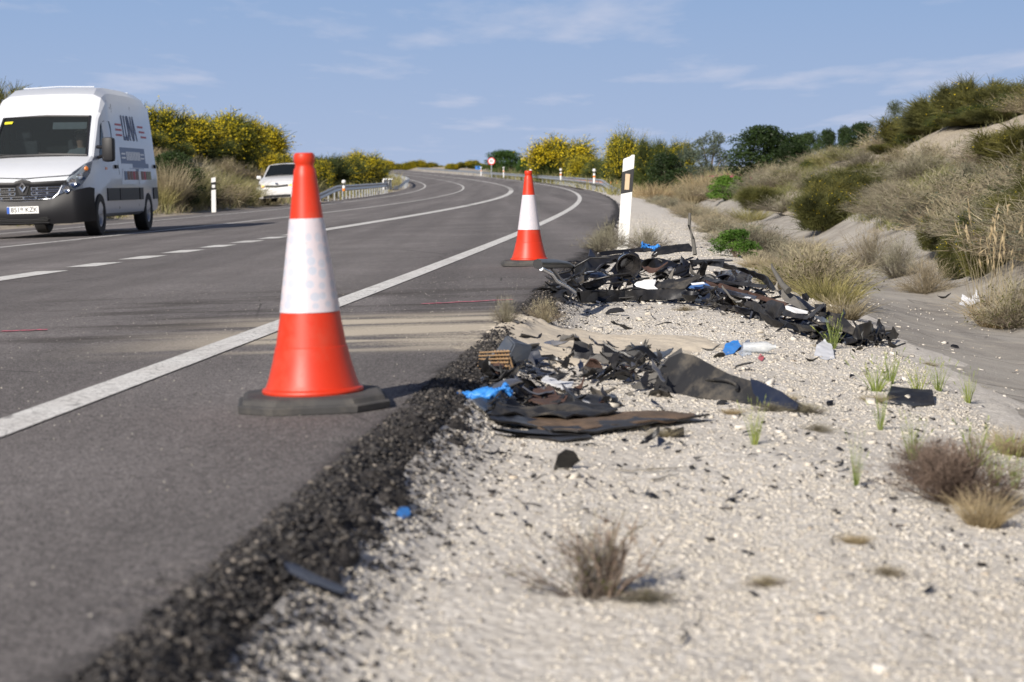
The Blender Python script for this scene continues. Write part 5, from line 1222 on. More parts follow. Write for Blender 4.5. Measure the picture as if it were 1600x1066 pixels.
cover('dry_grass', 26000, (16, 100), (2.7, 3.45), 'twig_grey', .12, .008, 'thin grey growth between gravel and gutter')
cover('verge_grass', 9000, (95, 300), (1.7, 9), 'straw_green', .45, .05, 'dry grass beneath the far crash barrier')
cover('verge_grass', 7000, (95, 300), (-30, -12.4), 'straw_green', .45, .06, 'dry grass behind the far left barrier')
# ================================================================ CRASH DEBRIS
DC = (.30, .265, .215)
simple('black_plastic', (.008, .008, .009), .38, var=.4, bump=.25, bscale=90, dust=.18, dustcol=(.11, .097, .08))
simple('grained_plastic', (.013, .013, .015), .5, var=.25, bump=.4, bscale=420, bdist=.001, dust=.25, dustcol=(.12, .105, .085))
simple('gloss_black', (.008, .008, .010), .13, var=.3, dust=.25, dustcol=(.12, .105, .085), coat=.5)
simple('dusty_panel', (.016, .016, .017), .6, var=.35, bump=.3, bscale=200, dust=.7, dustcol=(.17, .145, .11))
simple('blue_black', (.014, .019, .036), .35, var=.3, dust=.25, dustcol=(.10, .10, .10))
simple('slate_plastic', (.050, .062, .085), .5, var=.25, dust=.35, dustcol=(.20, .19, .17))
simple('grey_metal', (.30, .30, .31), .38, metal=.85, var=.35, scale=20, dust=.5, dustcol=(.25, .22, .18))
simple('bright_metal', (.70, .71, .73), .2, metal=.9, var=.3, scale=25, dust=.3, dustcol=(.4, .36, .3))
simple('rust_carpet', (.075, .038, .028), .9, var=.6, scale=40, bump=.8, bscale=220, bdist=.003, dust=.4, dustcol=(.10, .08, .07))
simple('tan_board', (.13, .085, .052), .8, var=.95, scale=26, bump=.7, bscale=70, dust=.9, dustcol=(.02, .018, .016))
simple('tan_plastic', (.40, .26, .14), .7, var=.4, scale=30)
simple('grey_felt', (.11, .105, .098), .95, var=.5, scale=22, bump=.6, bscale=160, bdist=.003, dust=.5, dustcol=(.22, .19, .15))
simple('white_sheet', (.66, .67, .69), .6, var=.06, dust=.12, dustcol=(.4, .36, .3))
simple('blue_paint', (.05, .12, .30), .5, var=.2)
simple('glove_blue', (.035, .22, .62), .5, var=.12, scale=30, bump=.3, bscale=60)
simple('foil', (.75, .77, .8), .25, metal=.8, var=.4, scale=40)
simple('red_plastic', (.45, .02, .03), .35, var=.2)
simple('dark_wood', (.10, .095, .085), .85, var=.45, scale=18, bump=.6, bscale=60)
simple('dry_wood', (.22, .20, .17), .85, var=.45, scale=18, bump=.6, bscale=60)
m, t, b = newmat('clear_plastic'); g = NG(t); tr = g.node('ShaderNodeBsdfTransparent'); tr.inputs[0].default_value = (.9, .93, .95, 1); b.inputs['Base Color'].default_value = (.7, .72, .74, 1); b.inputs['Roughness'].default_value = .2
ms = g.node('ShaderNodeMixShader'); ms.inputs[0].default_value = .45; g.l.new(tr.outputs[0], ms.inputs[1]); g.l.new(b.outputs[0], ms.inputs[2]); g.l.new(ms.outputs[0], t.nodes['Material Output'].inputs[0])

HC = {}
r0_ = np.random.default_rng(99)
def hitc(px, py):
    k = (round(px / 4), round(py / 4))
    if k not in HC: HC[k] = hit(px, py).y
    return HC[k]
BL = np.array([[840, 474], [900, 474], [1000, 472], [1080, 478], [1150, 492], [1200, 512], [1290, 538], [1340, 545], [1410, 535]])
def pile(px, py, dy=0, tilt=3.2):
    yb = float(np.interp(px, BL[:, 0], BL[:, 1])); Yf = hitc(px, yb)
    return pt(px, py, Yf + dy + max(-.05, (yb - py) * Yf / F_PX) * tilt)
def crumple(name, P3, mat, label=None, cat='car part', group=None, th=.004, amp=.012, cuts=3, seed=0, freq=7, parent=None, floor=True, bend=0):
    """a torn sheet of plastic or metal from a 3D outline, crumpled, with real thickness; name says the kind"""
    bm = bmesh.new(); vs = [bm.verts.new(p_) for p_ in P3]; c0 = sum((Vector(p_) for p_ in P3), Vector()) / len(P3)
    f = bm.faces.new(vs); bmesh.ops.triangulate(bm, faces=[f])
    nrm = Vector()
    for f in bm.faces: f.normal_update(); nrm += f.normal * f.calc_area()
    nrm = nrm.normalized() if nrm.length > 1e-6 else Vector((0, 0, 1))
    for _ in range(cuts):
        es = [e for e in bm.edges if e.calc_length() > .022]
        if not es or len(bm.faces) > 1500: break
        bmesh.ops.subdivide_edges(bm, edges=es, cuts=1, use_grid_fill=True)
        bmesh.ops.triangulate(bm, faces=[f for f in bm.faces if len(f.verts) > 3])
    off = Vector((seed * 7.13, seed * 3.7, seed * 1.9)); R0 = max((v.co - c0).length for v in bm.verts) + 1e-6
    for v in bm.verts:
        q_ = v.co * freq + off; n1 = mnoise.noise(q_); ridge = 1 - 2 * abs(mnoise.noise(q_ * .55 + Vector((5, 2, 9)))); n2 = mnoise.noise(q_ * 3.1)
        v.co += nrm * (amp * (ridge * .9 + n1 * .8 + n2 * .3)) + Vector((mnoise.noise(q_ * 1.7), mnoise.noise(q_ * 1.9 + off), 0)) * amp * .5
        if bend: v.co += nrm * bend * ((v.co - c0).length / R0) ** 2
    r_x = bmesh.ops.extrude_face_region(bm, geom=list(bm.faces))
    for v in r_x['geom']:
        if isinstance(v, bmesh.types.BMVert): v.co -= nrm * th
    if floor:
        A_ = np.array([v.co[:] for v in bm.verts]); Zf_ = T(A_[:, 0], A_[:, 1]) + .003
        for v, z in zip(bm.verts, Zf_):
            if v.co.z < z: v.co.z = float(z + (v.co.z - z) * .05)
    for v in bm.verts: v.co -= c0
    bmesh.ops.recalc_face_normals(bm, faces=bm.faces)
    o = obj(name, bm, MATS[mat], parent, c0 if parent is None else c0 - parent.location)
    for p_ in o.data.polygons: p_.use_smooth = True
    try: o.data.set_sharp_from_angle(angle=R(38))
    except Exception: pass
    if parent is None: tag(o, label, cat, group)
    return o
def strip(name, P3, w, mat, label, cat='car part', th=.006, seed=0, up=(0, 0, 1), group=None):
    """a bent strap: ribbon along a 3D path with thickness"""
    P3 = [Vector(p_) for p_ in P3]; bm = bmesh.new(); c0 = P3[len(P3) // 2].copy(); L_ = []
    pts = []
    for a, b2 in zip(P3, P3[1:]):
        for k in range(4): pts.append(a.lerp(b2, k / 4))
    pts.append(P3[-1])
    for i, p_ in enumerate(pts):
        tdir = (pts[min(i + 1, len(pts) - 1)] - pts[max(i - 1, 0)]).normalized(); s_ = tdir.cross(Vector(up)).normalized() if abs(tdir.dot(Vector(up))) < .98 else Vector((1, 0, 0))
        s_ = (s_ * .6 + Vector((0, 0, .8))).normalized(); ww = w * (1 + .18 * mnoise.noise(p_ * 9 + Vector((seed, 0, 0)))) * .5
        L_.append((bm.verts.new(p_ + s_ * ww - c0), bm.verts.new(p_ - c0 + tdir.cross(s_) * w * .18), bm.verts.new(p_ - s_ * ww - c0)))
    for a, b2 in zip(L_, L_[1:]):
        for k in range(2): bm.faces.new((a[k], a[k + 1], b2[k + 1], b2[k]))
    bmesh.ops.recalc_face_normals(bm, faces=bm.faces); bmesh.ops.extrude_face_region(bm, geom=list(bm.faces)); [setattr(v, 'co', v.co + v.normal * th) for v in list(bm.verts)[len(L_) * 3:]]; bmesh.ops.recalc_face_normals(bm, faces=bm.faces)
    o = obj(name, bm, MATS[mat], None, c0); shade(o, 45); return tag(o, label, cat, group)
def ptube(name, P3, r, mat, label, cat='car part', group=None):
    P3 = [Vector(p_) for p_ in P3]; c0 = P3[0].copy(); o = tube(name, [p_ - c0 for p_ in P3], r, MATS[mat], None, 8); o.location = c0; return tag(o, label, cat, group)
Z4 = lambda L_: [(840 + x * .3625, 320 + y * .3625) for x, y in L_]      # reading frames used when the outlines were measured
Z4a = lambda L_: [(840 + x * .18125, 370 + y * .18127) for x, y in L_]
Z4b = lambda L_: [(1100 + x * .20625, 370 + y * .20625) for x, y in L_]
Z5 = lambda L_: [(680 + x * .3875, 500 + y * .3873) for x, y in L_]
Z6 = lambda L_: [(680 + x * .2063, 500 + y * .2064) for x, y in L_]
def PP(L_, dy=0, tilt=3.2): return [pile(x, y, dy, tilt) for x, y in L_]

# ---------------------------------------------------------------- far pile: named pieces
far = [
 ('car_sill', Z4a([(335, 470), (520, 455), (760, 462), (960, 452), (1290, 455), (1300, 520), (1120, 545), (760, 548), (520, 572), (350, 562)]), 0, .35, 'black_plastic', .010, 'long black sill panel along the front foot of the far pile'),
 ('box_section', Z4a([(355, 475), (505, 462), (520, 560), (372, 560)]), -.03, .2, 'grained_plastic', .004, 'dark box section at the left end of the long black sill'),
 ('fender_liner', Z4a([(300, 350), (320, 240), (440, 195), (690, 150), (720, 170), (470, 265), (340, 355)]), .15, 1.6, 'grained_plastic', .008, 'curved dark wheel arch liner at the left shoulder of the far pile'),
 ('plastic_shard', Z4a([(285, 350), (300, 290), (318, 240), (322, 300), (300, 362)]), .12, .4, 'grained_plastic', .004, 'thin upright grey shard at the left of the far pile'),
 ('plastic_shard', Z4a([(440, 170), (455, 105), (490, 150), (500, 175)]), .5, .5, 'blue_black', .004, 'pointed black shard standing behind the left of the far pile'),
 ('lamp_housing', Z4a([(690, 190), (740, 135), (800, 125), (860, 190), (865, 260), (800, 360), (700, 350), (640, 280)]), .1, .9, 'gloss_black', .020, 'glossy black lamp housing in the left middle of the far pile'),
 ('bumper_fragment', Z4a([(390, 400), (560, 345), (620, 330), (640, 350), (560, 420), (420, 440)]), .05, 2, 'grained_plastic', .010, 'dusty grey bumper corner low left in the far pile'),
 ('roof_strip', Z4a([(530, 130), (800, 110), (900, 100), (910, 125), (820, 140), (545, 160)]), .75, 1.5, 'black_plastic', .005, 'flat black strip across the top left of the far pile'),
 ('roof_strip', Z4a([(800, 105), (880, 92), (960, 100), (1000, 115), (930, 135), (820, 125)]), .8, 1.5, 'grained_plastic', .006, 'short black strip under the blue glove on the far pile'),
 ('fender_fragment', Z4a([(980, 180), (1050, 80), (1120, 68), (1310, 62), (1335, 90), (1330, 125), (1130, 135), (1040, 165)]), .7, 1.2, 'black_plastic', .012, 'curved black fender section at the top of the far pile'),
 ('plastic_sheet', Z4a([(830, 170), (960, 180), (1130, 190), (1290, 250), (1310, 330), (1060, 300), (900, 260)]), .35, 2, 'black_plastic', .018, 'creased black panel in the middle of the far pile'),
 ('plastic_sheet', Z4a([(620, 330), (700, 340), (850, 300), (900, 330), (760, 390), (660, 440)]), .1, 1.6, 'gloss_black', .02, 'shiny black fragment beneath the lamp housing'),
 ('plastic_sheet', Z4a([(1300, 200), (1600, 190), (1600, 265), (1440, 245), (1320, 235)]), .45, 2, 'black_plastic', .008, 'flat black panel on the upper right half of the far pile'),
 ('torn_sheet', Z4a([(1010, 390), (1130, 370), (1280, 350), (1370, 320), (1395, 285), (1400, 330), (1270, 440), (1180, 455), (1010, 450)]), 0, 1.4, 'dusty_panel', .016, 'torn grey black panel with a turned up tip in the centre of the far pile'),
 ('white_sheet', Z4a([(830, 410), (850, 390), (930, 372), (1015, 365), (1000, 420), (1040, 455), (940, 450), (860, 435)]), -.02, 1.1, 'white_sheet', .010, 'crumpled white sheet in the front of the far pile'),
 ('blue_sheet', Z4a([(1270, 440), (1320, 390), (1430, 385), (1500, 430), (1390, 440)]), .02, 1.6, 'blue_paint', .006, 'blue tinted panel right of the crumpled white sheet'),
 ('white_scrap', Z4a([(1320, 402), (1430, 392), (1445, 405), (1330, 415)]), -.02, 1.2, 'white_sheet', .003, 'small white strip lying on the blue panel'),
 ('carpet_scrap', Z4b([(0, 325), (120, 350), (330, 420), (520, 465), (640, 500), (600, 520), (400, 470), (180, 400), (0, 360)]), .12, 2, 'rust_carpet', .010, 'rust brown carpet strip running to the right in the far pile'),
 ('blue_sheet', Z4b([(0, 365), (180, 400), (400, 450), (380, 475), (200, 440), (0, 385)]), .02, 1.4, 'blue_black', .008, 'blue black strip under the rust brown carpet'),
 ('roof_bar', Z4b([(0, 170), (120, 195), (340, 250), (480, 305), (545, 400), (520, 415), (440, 335), (300, 280), (60, 215), (0, 205)]), .45, 2.2, 'black_plastic', .007, 'long curved black rail sloping down the right of the far pile'),
 ('plastic_sheet', Z4b([(60, 175), (215, 175), (215, 186), (70, 188)]), .6, 1, 'black_plastic', .003, 'thin black strip on the back edge of the far pile'),
 ('plastic_sheet', Z4b([(60, 260), (220, 240), (350, 290), (360, 345), (200, 340), (80, 310)]), .25, 1.6, 'gloss_black', .022, 'crumpled black bag-like sheet on the right of the far pile'),
 ('plastic_sheet', Z4b([(130, 330), (300, 345), (480, 365), (470, 390), (300, 375), (150, 350)]), .15, 1.2, 'grained_plastic', .005, 'straight dark strip in the right half of the far pile'),
 ('plastic_sheet', Z4b([(0, 300), (140, 330), (280, 350), (250, 372), (90, 350), (0, 325)]), .2, 1.6, 'black_plastic', .007, 'dark strip above the rust brown carpet'),
 ('white_scrap', Z4b([(235, 435), (290, 445), (355, 460), (340, 468), (270, 458), (238, 447)]), -.01, 1.2, 'white_sheet', .003, 'narrow white strip in the right half of the far pile'),
 ('plastic_cover', Z4b([(310, 490), (360, 485), (470, 560), (500, 620), (420, 590), (320, 530)]), 0, 1.2, 'grained_plastic', .014, 'rounded dark trim lump at the right front of the far pile'),
 ('plastic_cover', Z4b([(430, 510), (500, 475), (580, 500), (600, 540), (560, 600), (480, 610)]), .0, .9, 'grained_plastic', .018, 'bulging dark plastic cover right front of the far pile'),
 ('door_fragment', Z4b([(575, 540), (640, 570), (760, 600), (860, 545), (920, 512), (900, 550), (820, 610), (740, 625), (600, 600)]), -.02, .9, 'grained_plastic', .010, 'dark door edge curling round the white plate'),
 ('white_plate', Z4b([(585, 520), (640, 525), (790, 565), (785, 585), (700, 580), (610, 545)]), .02, 1.2, 'white_sheet', .003, 'white plate with holes at the right of the far pile'),
 ('felt_scrap', Z4b([(540, 400), (620, 400), (700, 460), (790, 555), (740, 550), (600, 480)]), .12, 1.6, 'grey_felt', .008, 'grey felt wedge at the right of the far pile'),
 ('blue_sheet', Z4b([(640, 420), (720, 455), (835, 540), (800, 570), (730, 500)]), .16, 1.6, 'blue_black', .006, 'dark blue plate edge beside the grey felt wedge'),
 ('plastic_sheet', Z4b([(850, 600), (940, 560), (1050, 600), (1150, 690), (1130, 735), (1000, 690), (900, 640)]), .03, 1.4, 'dusty_panel', .010, 'dusty dark plate sloping down behind the barley'),
 ('torn_sheet', Z4b([(1120, 730), (1160, 680), (1255, 635), (1300, 660), (1340, 710), (1300, 790), (1180, 775)]), .03, .9, 'black_plastic', .020, 'torn black sheet peaked at the right end of the far pile'),
 ('plastic_sheet', Z4b([(1320, 715), (1425, 705), (1432, 680), (1475, 740), (1460, 775), (1340, 775)]), .05, .6, 'grained_plastic', .005, 'black plate at the very right end of the far pile'),
 ('plastic_sheet', Z4b([(840, 510), (920, 510), (945, 560), (950, 610), (900, 600), (860, 560)]), .1, .6, 'black_plastic', .014, 'curled black piece behind the door edge'),
 ('plastic_sheet', Z4b([(560, 610), (640, 650), (830, 680), (835, 718), (720, 715), (620, 690)]), -.03, 1.2, 'black_plastic', .010, 'low black plate under the door edge'),
 ('blue_sheet', Z4b([(820, 595), (900, 605), (960, 650), (900, 650)]), .0, 1, 'slate_plastic', .004, 'small slate blue plate left of the barley'),
 ('plastic_shard', Z4b([(730, 440), (770, 425), (800, 455), (780, 490), (740, 470)]), .4, .8, 'black_plastic', .010, 'black lump behind the blue plate edge'),
]
for k, (nm, L_, dy, tl, mt, amp, lab) in enumerate(far):
    crumple(nm, PP(L_, dy, tl), mt, lab, amp=amp * 1.35, seed=k + 1, freq=8, cuts=4, th=.005)
ptube('bent_pipe', PP(Z4a([(30, 275), (120, 320), (160, 380), (250, 430), (320, 480)]), -.12, .8), .012, 'bright_metal', 'bent shiny metal strip at the left tip of the far pile')
ptube('bent_pipe', PP(Z4a([(120, 270), (170, 330), (200, 380), (240, 400)]), -.05, .8), .010, 'grey_metal', 'dull metal rod behind the bent shiny strip')
ptube('hose', PP(Z4a([(0, 235), (140, 235), (250, 240), (300, 260), (310, 330), (290, 350)]), 0, .6), [.028, .028, .020, .012, .010, .008], 'black_plastic', 'black hose reaching from the far pile to the far cone base')
ptube('branch', PP([(1086, 398), (1083, 375), (1077, 352), (1078, 333)], .35, .1), [.014, .013, .011, .009], 'dark_wood', 'dry grey stake standing upright in the far pile', 'branch')
ptube('branch', PP(Z4b([(640, 410), (590, 360), (550, 290), (520, 240), (512, 208)]), .3, .3), [.020, .016, .012, .009, .005], 'dark_wood', 'forked dry branch sticking up at the right of the far pile', 'branch')
ptube('branch', PP(Z4b([(570, 330), (545, 375), (560, 410)]), .3, .3), [.012, .010, .006], 'dry_wood', 'short side stub below the forked dry branch', 'branch')
for k, (L_, lab) in enumerate(((Z4a([(640, 400), (620, 450)]), 'thin black rod in the left of the far pile'), (Z4a([(780, 390), (850, 300), (910, 280)]), 'black ribbed strut beside the white sheet'), (Z4a([(1480, 560), (1500, 500), (1470, 450)]), 'black cable loop in the middle of the far pile'),
                               (Z4b([(0, 430), (60, 410), (100, 380)]), 'black cable right of the cable loop'), (Z4b([(1290, 800), (1300, 740), (1320, 690)]), 'thin black rod at the right end of the far pile'), (Z4a([(700, 450), (740, 380), (720, 350)]), 'thin black rod below the lamp housing'),
                               (Z4a([(240, 380), (290, 350), (330, 400)]), 'black wire at the left of the far pile'), (Z4b([(0, 520), (60, 470), (80, 440)]), 'black cable at the front foot of the far pile'))):
    ptube('cable', PP(L_, -.02, 1), .008, 'black_plastic', lab)
for k in range(34):
    px = r0_.uniform(870, 1340); yb = float(np.interp(px, BL[:, 0], BL[:, 1])); yt = yb - r0_.uniform(15, 70) * (1 if px < 1150 else .6); a0 = pile(px, yt + 12, .12); L_ = [a0]
    for j in range(4): L_.append(L_[-1] + Vector((r0_.normal(.03, .06), r0_.normal(0, .05), r0_.normal(0, .025))))
    for q_ in L_: q_.z = max(q_.z, Tz(q_.x, q_.y) + .02)
    ptube('cable', L_, r0_.uniform(.003, .009), 'black_plastic', 'thin black cable or strut tangled in the far pile', group='cables tangled in the far pile')
# lamp bowl and shock absorber cups
def cup(px, py, r, label, mat='black_plastic', dy=0, rot=(PI / 2 - .3, 0, .3), name='rubber_cup'):
    o = lathe(name, [(r * .45, 0), (r * .55, .004), (r * .9, r * .5), (r, r * .9), (r * .9, r * .9), (r * .5, r * .35), (0, r * .25)], MATS[mat], None, 24); o.location = pile(px, py, dy, 1); o.rotation_euler = rot; return tag(o, label, 'car part')
cup(1002, 474, .045, 'black rubber ring at the front foot of the far pile', dy=-.06); cup(1078, 470, .055, 'black round cap under the sill of the far pile', dy=-.05, rot=(.2, 0, 0))
cup(978, 412, .085, 'round black lamp bowl facing out of the far pile', 'gloss_black', -.05, (PI / 2 + .2, 0, .2), 'lamp_bowl')
# fillers that make up the body of the far pile
r_ = np.random.default_rng(21)
SH = []
for k in range(14):
    n = r_.integers(4, 8); a = np.sort(r_.uniform(0, 2 * PI, n)); rad = r_.uniform(.35, 1, n); asp = r_.uniform(.3, .9)
    P3 = [(math.cos(a_) * q_ * .5, math.sin(a_) * q_ * .5 * asp, 0) for a_, q_ in zip(a, rad)]
    o = crumple('plastic_shard', P3, 'black_plastic', None, amp=.07, seed=60 + k, freq=2.6, cuts=3, th=.03, floor=False, bend=r_.uniform(-.2, .2), parent=None); SH.append(o.data); bpy.data.objects.remove(o)
TORN = ['black_plastic'] * 9 + ['grained_plastic'] * 4 + ['gloss_black'] * 4 + ['dusty_panel'] * 1 + ['blue_black'] * 2 + ['grey_felt', 'rust_carpet', 'grey_metal', 'slate_plastic']
SHM = {}
def shard(name, loc, s, label, group, mat=None, rot=None, cat='car part', flat=1):
    k = int(r_.integers(0, len(SH))); mat = mat or str(r_.choice(TORN))
    if (k, mat) not in SHM: me = SH[k].copy(); me.materials.clear(); me.materials.append(MATS[mat]); SHM[(k, mat)] = me
    o = obj(name, SHM[(k, mat)], None, None, loc, rot if rot is not None else (r_.uniform(-.7, .7), r_.uniform(-.7, .7), r_.uniform(0, 6.3))); o.scale = (s, s, s * flat)
    return tag(o, label, cat, group)
top = np.array([[850, 445], [880, 425], [910, 400], [960, 392], [1060, 388], [1085, 398], [1140, 412], [1200, 432], [1240, 462], [1300, 495], [1350, 510], [1400, 518]])
for k in range(240):
    px = r_.uniform(858, 1395); yb = float(np.interp(px, BL[:, 0], BL[:, 1])); yt = float(np.interp(px, top[:, 0], top[:, 1]))
    py = yb - (yb - yt) * r_.uniform(.0, .88); p_ = pile(px, py, r_.uniform(.02, .30), 3.2); g_ = Tz(p_.x, p_.y); p_.z = max(g_ + .02, p_.z - abs(r_.normal(0, .025)))
    shard('plastic_shard', p_, r_.uniform(.10, .42) * (1 if px < 1200 else .7), 'dark torn plastic piece buried among others in the far pile', 'torn pieces making up the far pile')
for k in range(60):
    px = r_.uniform(850, 1400); yb = float(np.interp(px, BL[:, 0], BL[:, 1])) + r_.uniform(-6, 7); p_ = hit(px, yb); p_.z += .012
    shard('plastic_chip', p_, r_.uniform(.03, .10), 'small black chip at the foot of the far pile', 'chips along the foot of the far pile')

# ---------------------------------------------------------------- near heap
SH0 = SH
def lie(L_, lift=.012, slope=0):
    out = []; ymx = max(y for _, y in L_)
    for x, y in L_:
        h_ = hit(x, y + lift * F_PX / 7); out.append(pt(x, y, h_.y))
    return out
def stand(L_, Y, tilt=.5):
    yb = max(y for _, y in L_); return [pt(x, y, Y + (yb - y) * Y / F_PX * tilt) for x, y in L_]
Yd = hit(1130, 632).y
D1 = [(1067, 554), (1087, 558), (1110, 570), (1141, 585), (1180, 597), (1222, 616), (1278, 645), (1242, 644), (1200, 637), (1168, 632), (1106, 624), (1048, 616), (1021, 608), (1029, 583), (1048, 562)]
def doorp(x, y):
    yb = float(np.interp(x, [1020, 1106, 1168, 1242, 1280], [609, 625, 633, 645, 647])); Y = hitc(x, yb); return pt(x, y, Y + (yb - y) * Y / F_PX * 1.1)
dp = crumple('door_lining', [doorp(x, y) for x, y in D1], 'dusty_panel', 'large dusty black triangular door panel lying right of the near heap', amp=.006, freq=5, cuts=5, th=.008, seed=3)
crumple('flap', [doorp(x, y - 2) + Vector((0, -.012, .006)) for x, y in [(1172, 596), (1183, 599), (1222, 617), (1246, 636), (1244, 645), (1190, 636), (1176, 618)]], 'blue_black', parent=dp, amp=.004, freq=5, cuts=4, th=.004, seed=9)
rr_ = [doorp(1118 + 34 * math.cos(a_), 607 + 13 * math.sin(a_)) + Vector((0, -.012, .004)) for a_ in np.linspace(PI, 2.1 * PI, 12)]
o = tube('panel_rim', [p_ - dp.location for p_ in rr_], .007, MATS['dusty_panel'], dp, 6)
near = [
 ('plastic_sheet', 'S', Z6([(1030, 260), (1060, 110), (1110, 170), (1190, 200), (1200, 260), (1110, 340), (1050, 300)]), 8.35, .5, 'grained_plastic', .012, 'upright dark grey torn plate at the back of the near heap'),
 ('bumper_fragment', 'S', Z6([(1270, 190), (1380, 240), (1540, 290), (1551, 350), (1400, 310), (1280, 270)]), 8.15, .8, 'black_plastic', .008, 'long black wedge pointing left at the back of the near heap'),
 ('plastic_sheet', 'S', Z6([(1460, 195), (1551, 240), (1551, 290), (1420, 240)]), 8.5, .6, 'dusty_panel', .006, 'small pointed plate behind the long black wedge'),
 ('plastic_cover', 'S', Z6([(1110, 370), (1180, 270), (1240, 300), (1280, 380), (1180, 460), (1120, 440)]), 7.9, .5, 'grained_plastic', .012, 'squarish grey black cover in the middle of the near heap'),
 ('plastic_sheet', 'S', Z6([(1330, 400), (1480, 380), (1551, 430), (1551, 500), (1380, 560), (1300, 520)]), 7.7, .8, 'dusty_panel', .012, 'dusty panel between the strap and the big door panel'),
 ('plastic_sheet', 'S', Z6([(760, 270), (900, 250), (1040, 320), (1060, 370), (980, 400), (800, 390)]), 8.2, .8, 'black_plastic', .016, 'black crumpled plate behind the white papers'),
 ('plastic_sheet', 'S', Z6([(700, 250), (780, 240), (820, 330), (760, 400), (720, 350)]), 8.1, .5, 'blue_black', .012, 'dark upright plate right of the slate blue box'),
 ('paper_sheet', 'L', Z6([(800, 440), (850, 415), (930, 440), (1050, 470), (1030, 500), (960, 510), (880, 480)]), .03, 0, 'white_sheet', .010, 'crumpled white paper in the middle of the near heap'),
 ('metal_scrap', 'S', Z6([(700, 250), (760, 200), (830, 160), (900, 150), (880, 190), (800, 230), (730, 260)]), 8.6, 1, 'bright_metal', .008, 'shiny torn metal piece at the back of the near heap'),
 ('metal_scrap', 'S', Z6([(870, 160), (960, 155), (1040, 110), (1050, 120), (980, 180), (900, 200)]), 8.6, .8, 'grey_metal', .008, 'grey torn metal piece with a pointed tip'),
 ('underbody_sheet', 'L', Z6([(700, 600), (720, 570), (780, 520), (860, 515), (930, 550), (1000, 570), (960, 610), (880, 635), (740, 630)]), .05, 0, 'rust_carpet', .012, 'rust stained hollow sheet in the front of the near heap'),
 ('underbody_sheet', 'L', Z6([(400, 690), (560, 600), (700, 650), (860, 650), (1010, 590), (1230, 530), (1340, 640), (1380, 680), (1180, 700), (1000, 740), (700, 700)]), .04, 0, 'dusty_panel', .016, 'long weathered grey black sheet across the front of the near heap'),
 ('plastic_sheet', 'L', Z6([(280, 610), (400, 590), (520, 600), (480, 650), (380, 690)]), .02, 0, 'slate_plastic', .006, 'dark flat plate beneath the large blue glove'),
 ('tan_board', 'L', Z6([(600, 720), (900, 740), (1180, 690), (1551, 690), (1960, 710), (2020, 730), (1700, 770), (1100, 830), (800, 820)]), .022, 0, 'tan_board', .006, 'flat tan backed board with black edges in front of the near heap'),
 ('black_board', 'L', Z6([(385, 710), (440, 690), (800, 760), (1000, 830), (900, 830), (640, 790), (420, 745)]), .02, 0, 'black_plastic', .005, 'black board edge at the left of the tan board'),
 ('black_board', 'L', Z6([(800, 815), (1100, 805), (1500, 745), (2020, 715), (2080, 725), (1750, 770), (1300, 830), (1080, 850), (900, 840)]), .020, 0, 'grained_plastic', .005, 'long black edging strip along the front of the tan board'),
 ('black_board', 'L', Z6([(420, 830), (700, 840), (1000, 810), (1110, 830), (1190, 885), (960, 910), (760, 880), (520, 850)]), .012, 0, 'grained_plastic', .006, 'foremost flat dark plate of the near heap'),
 ('bracket', 'S', Z5([(930, 440), (1005, 425), (1002, 470), (960, 485), (925, 470)]), hitc(1050, 690) + .1, .7, 'black_plastic', .028, 'black crumpled lump right against the twisted bracket'),
 ('plastic_shard', 'S', Z6([(630, 600), (650, 500), (700, 480), (730, 490), (680, 560), (655, 605)]), 7.3, .4, 'grained_plastic', .005, 'upright dark shard right of the large blue glove'),
]
for k, (nm, md, L_, A_, tl, mt, amp, lab) in enumerate(near):
    P3 = lie(L_, A_) if md == 'L' else stand(L_, A_, tl)
    crumple(nm, P3, mt, lab, amp=amp * 1.25, seed=100 + k, freq=9, cuts=4, th=.006)
for k_, (px_, py_, s_, mt_, lb_) in enumerate(((1016, 700, .115, 'black_plastic', 'twisted black bracket on the gravel in front of the tan backed board'), (1034, 704, .085, 'blue_black', 'blue black curl lying against the twisted bracket'), (1008, 688, .07, 'grained_plastic', 'small dark tongue left behind the twisted bracket'))):
    p_ = hit(px_, py_); p_.z += .028
    me_ = SH0[k_ * 3].copy(); me_.materials.clear(); me_.materials.append(MATS[mt_]); o = obj('bracket', me_, None, None, p_, (R(60 - 25 * k_), R(20 * k_ - 10), R(35 * k_))); o.scale = (s_, s_, s_); tag(o, lb_, 'car part')
strip('curved_strap', stand([(1066, 549), (1048, 562), (1030, 578), (1021, 596), (1012, 612), (998, 622)], 7.5, .3), .035, 'grained_plastic', 'curved black strap leaning on the big door panel')
strip('curved_strap', stand(Z6([(1140, 470), (1240, 420), (1340, 350), (1400, 310), (1420, 320)]), 7.7, .5), .035, 'grained_plastic', 'bowed dark strap across the middle of the near heap')
strip('curved_strap', stand(Z6([(1225, 520), (1240, 470), (1330, 420), (1440, 400), (1490, 430), (1480, 480)]), 7.5, .4), .02, 'black_plastic', 'thin black hoop in the near heap')
strip('plastic_strip', lie(Z6([(640, 115), (700, 130), (760, 145)]), .015), .022, 'black_plastic', 'short black strip lying on the spilled sand')
strip('plastic_strip', lie(Z6([(655, 215), (700, 200), (770, 190)]), .02), .025, 'black_plastic', 'second black strip on the sand touching the shiny metal')
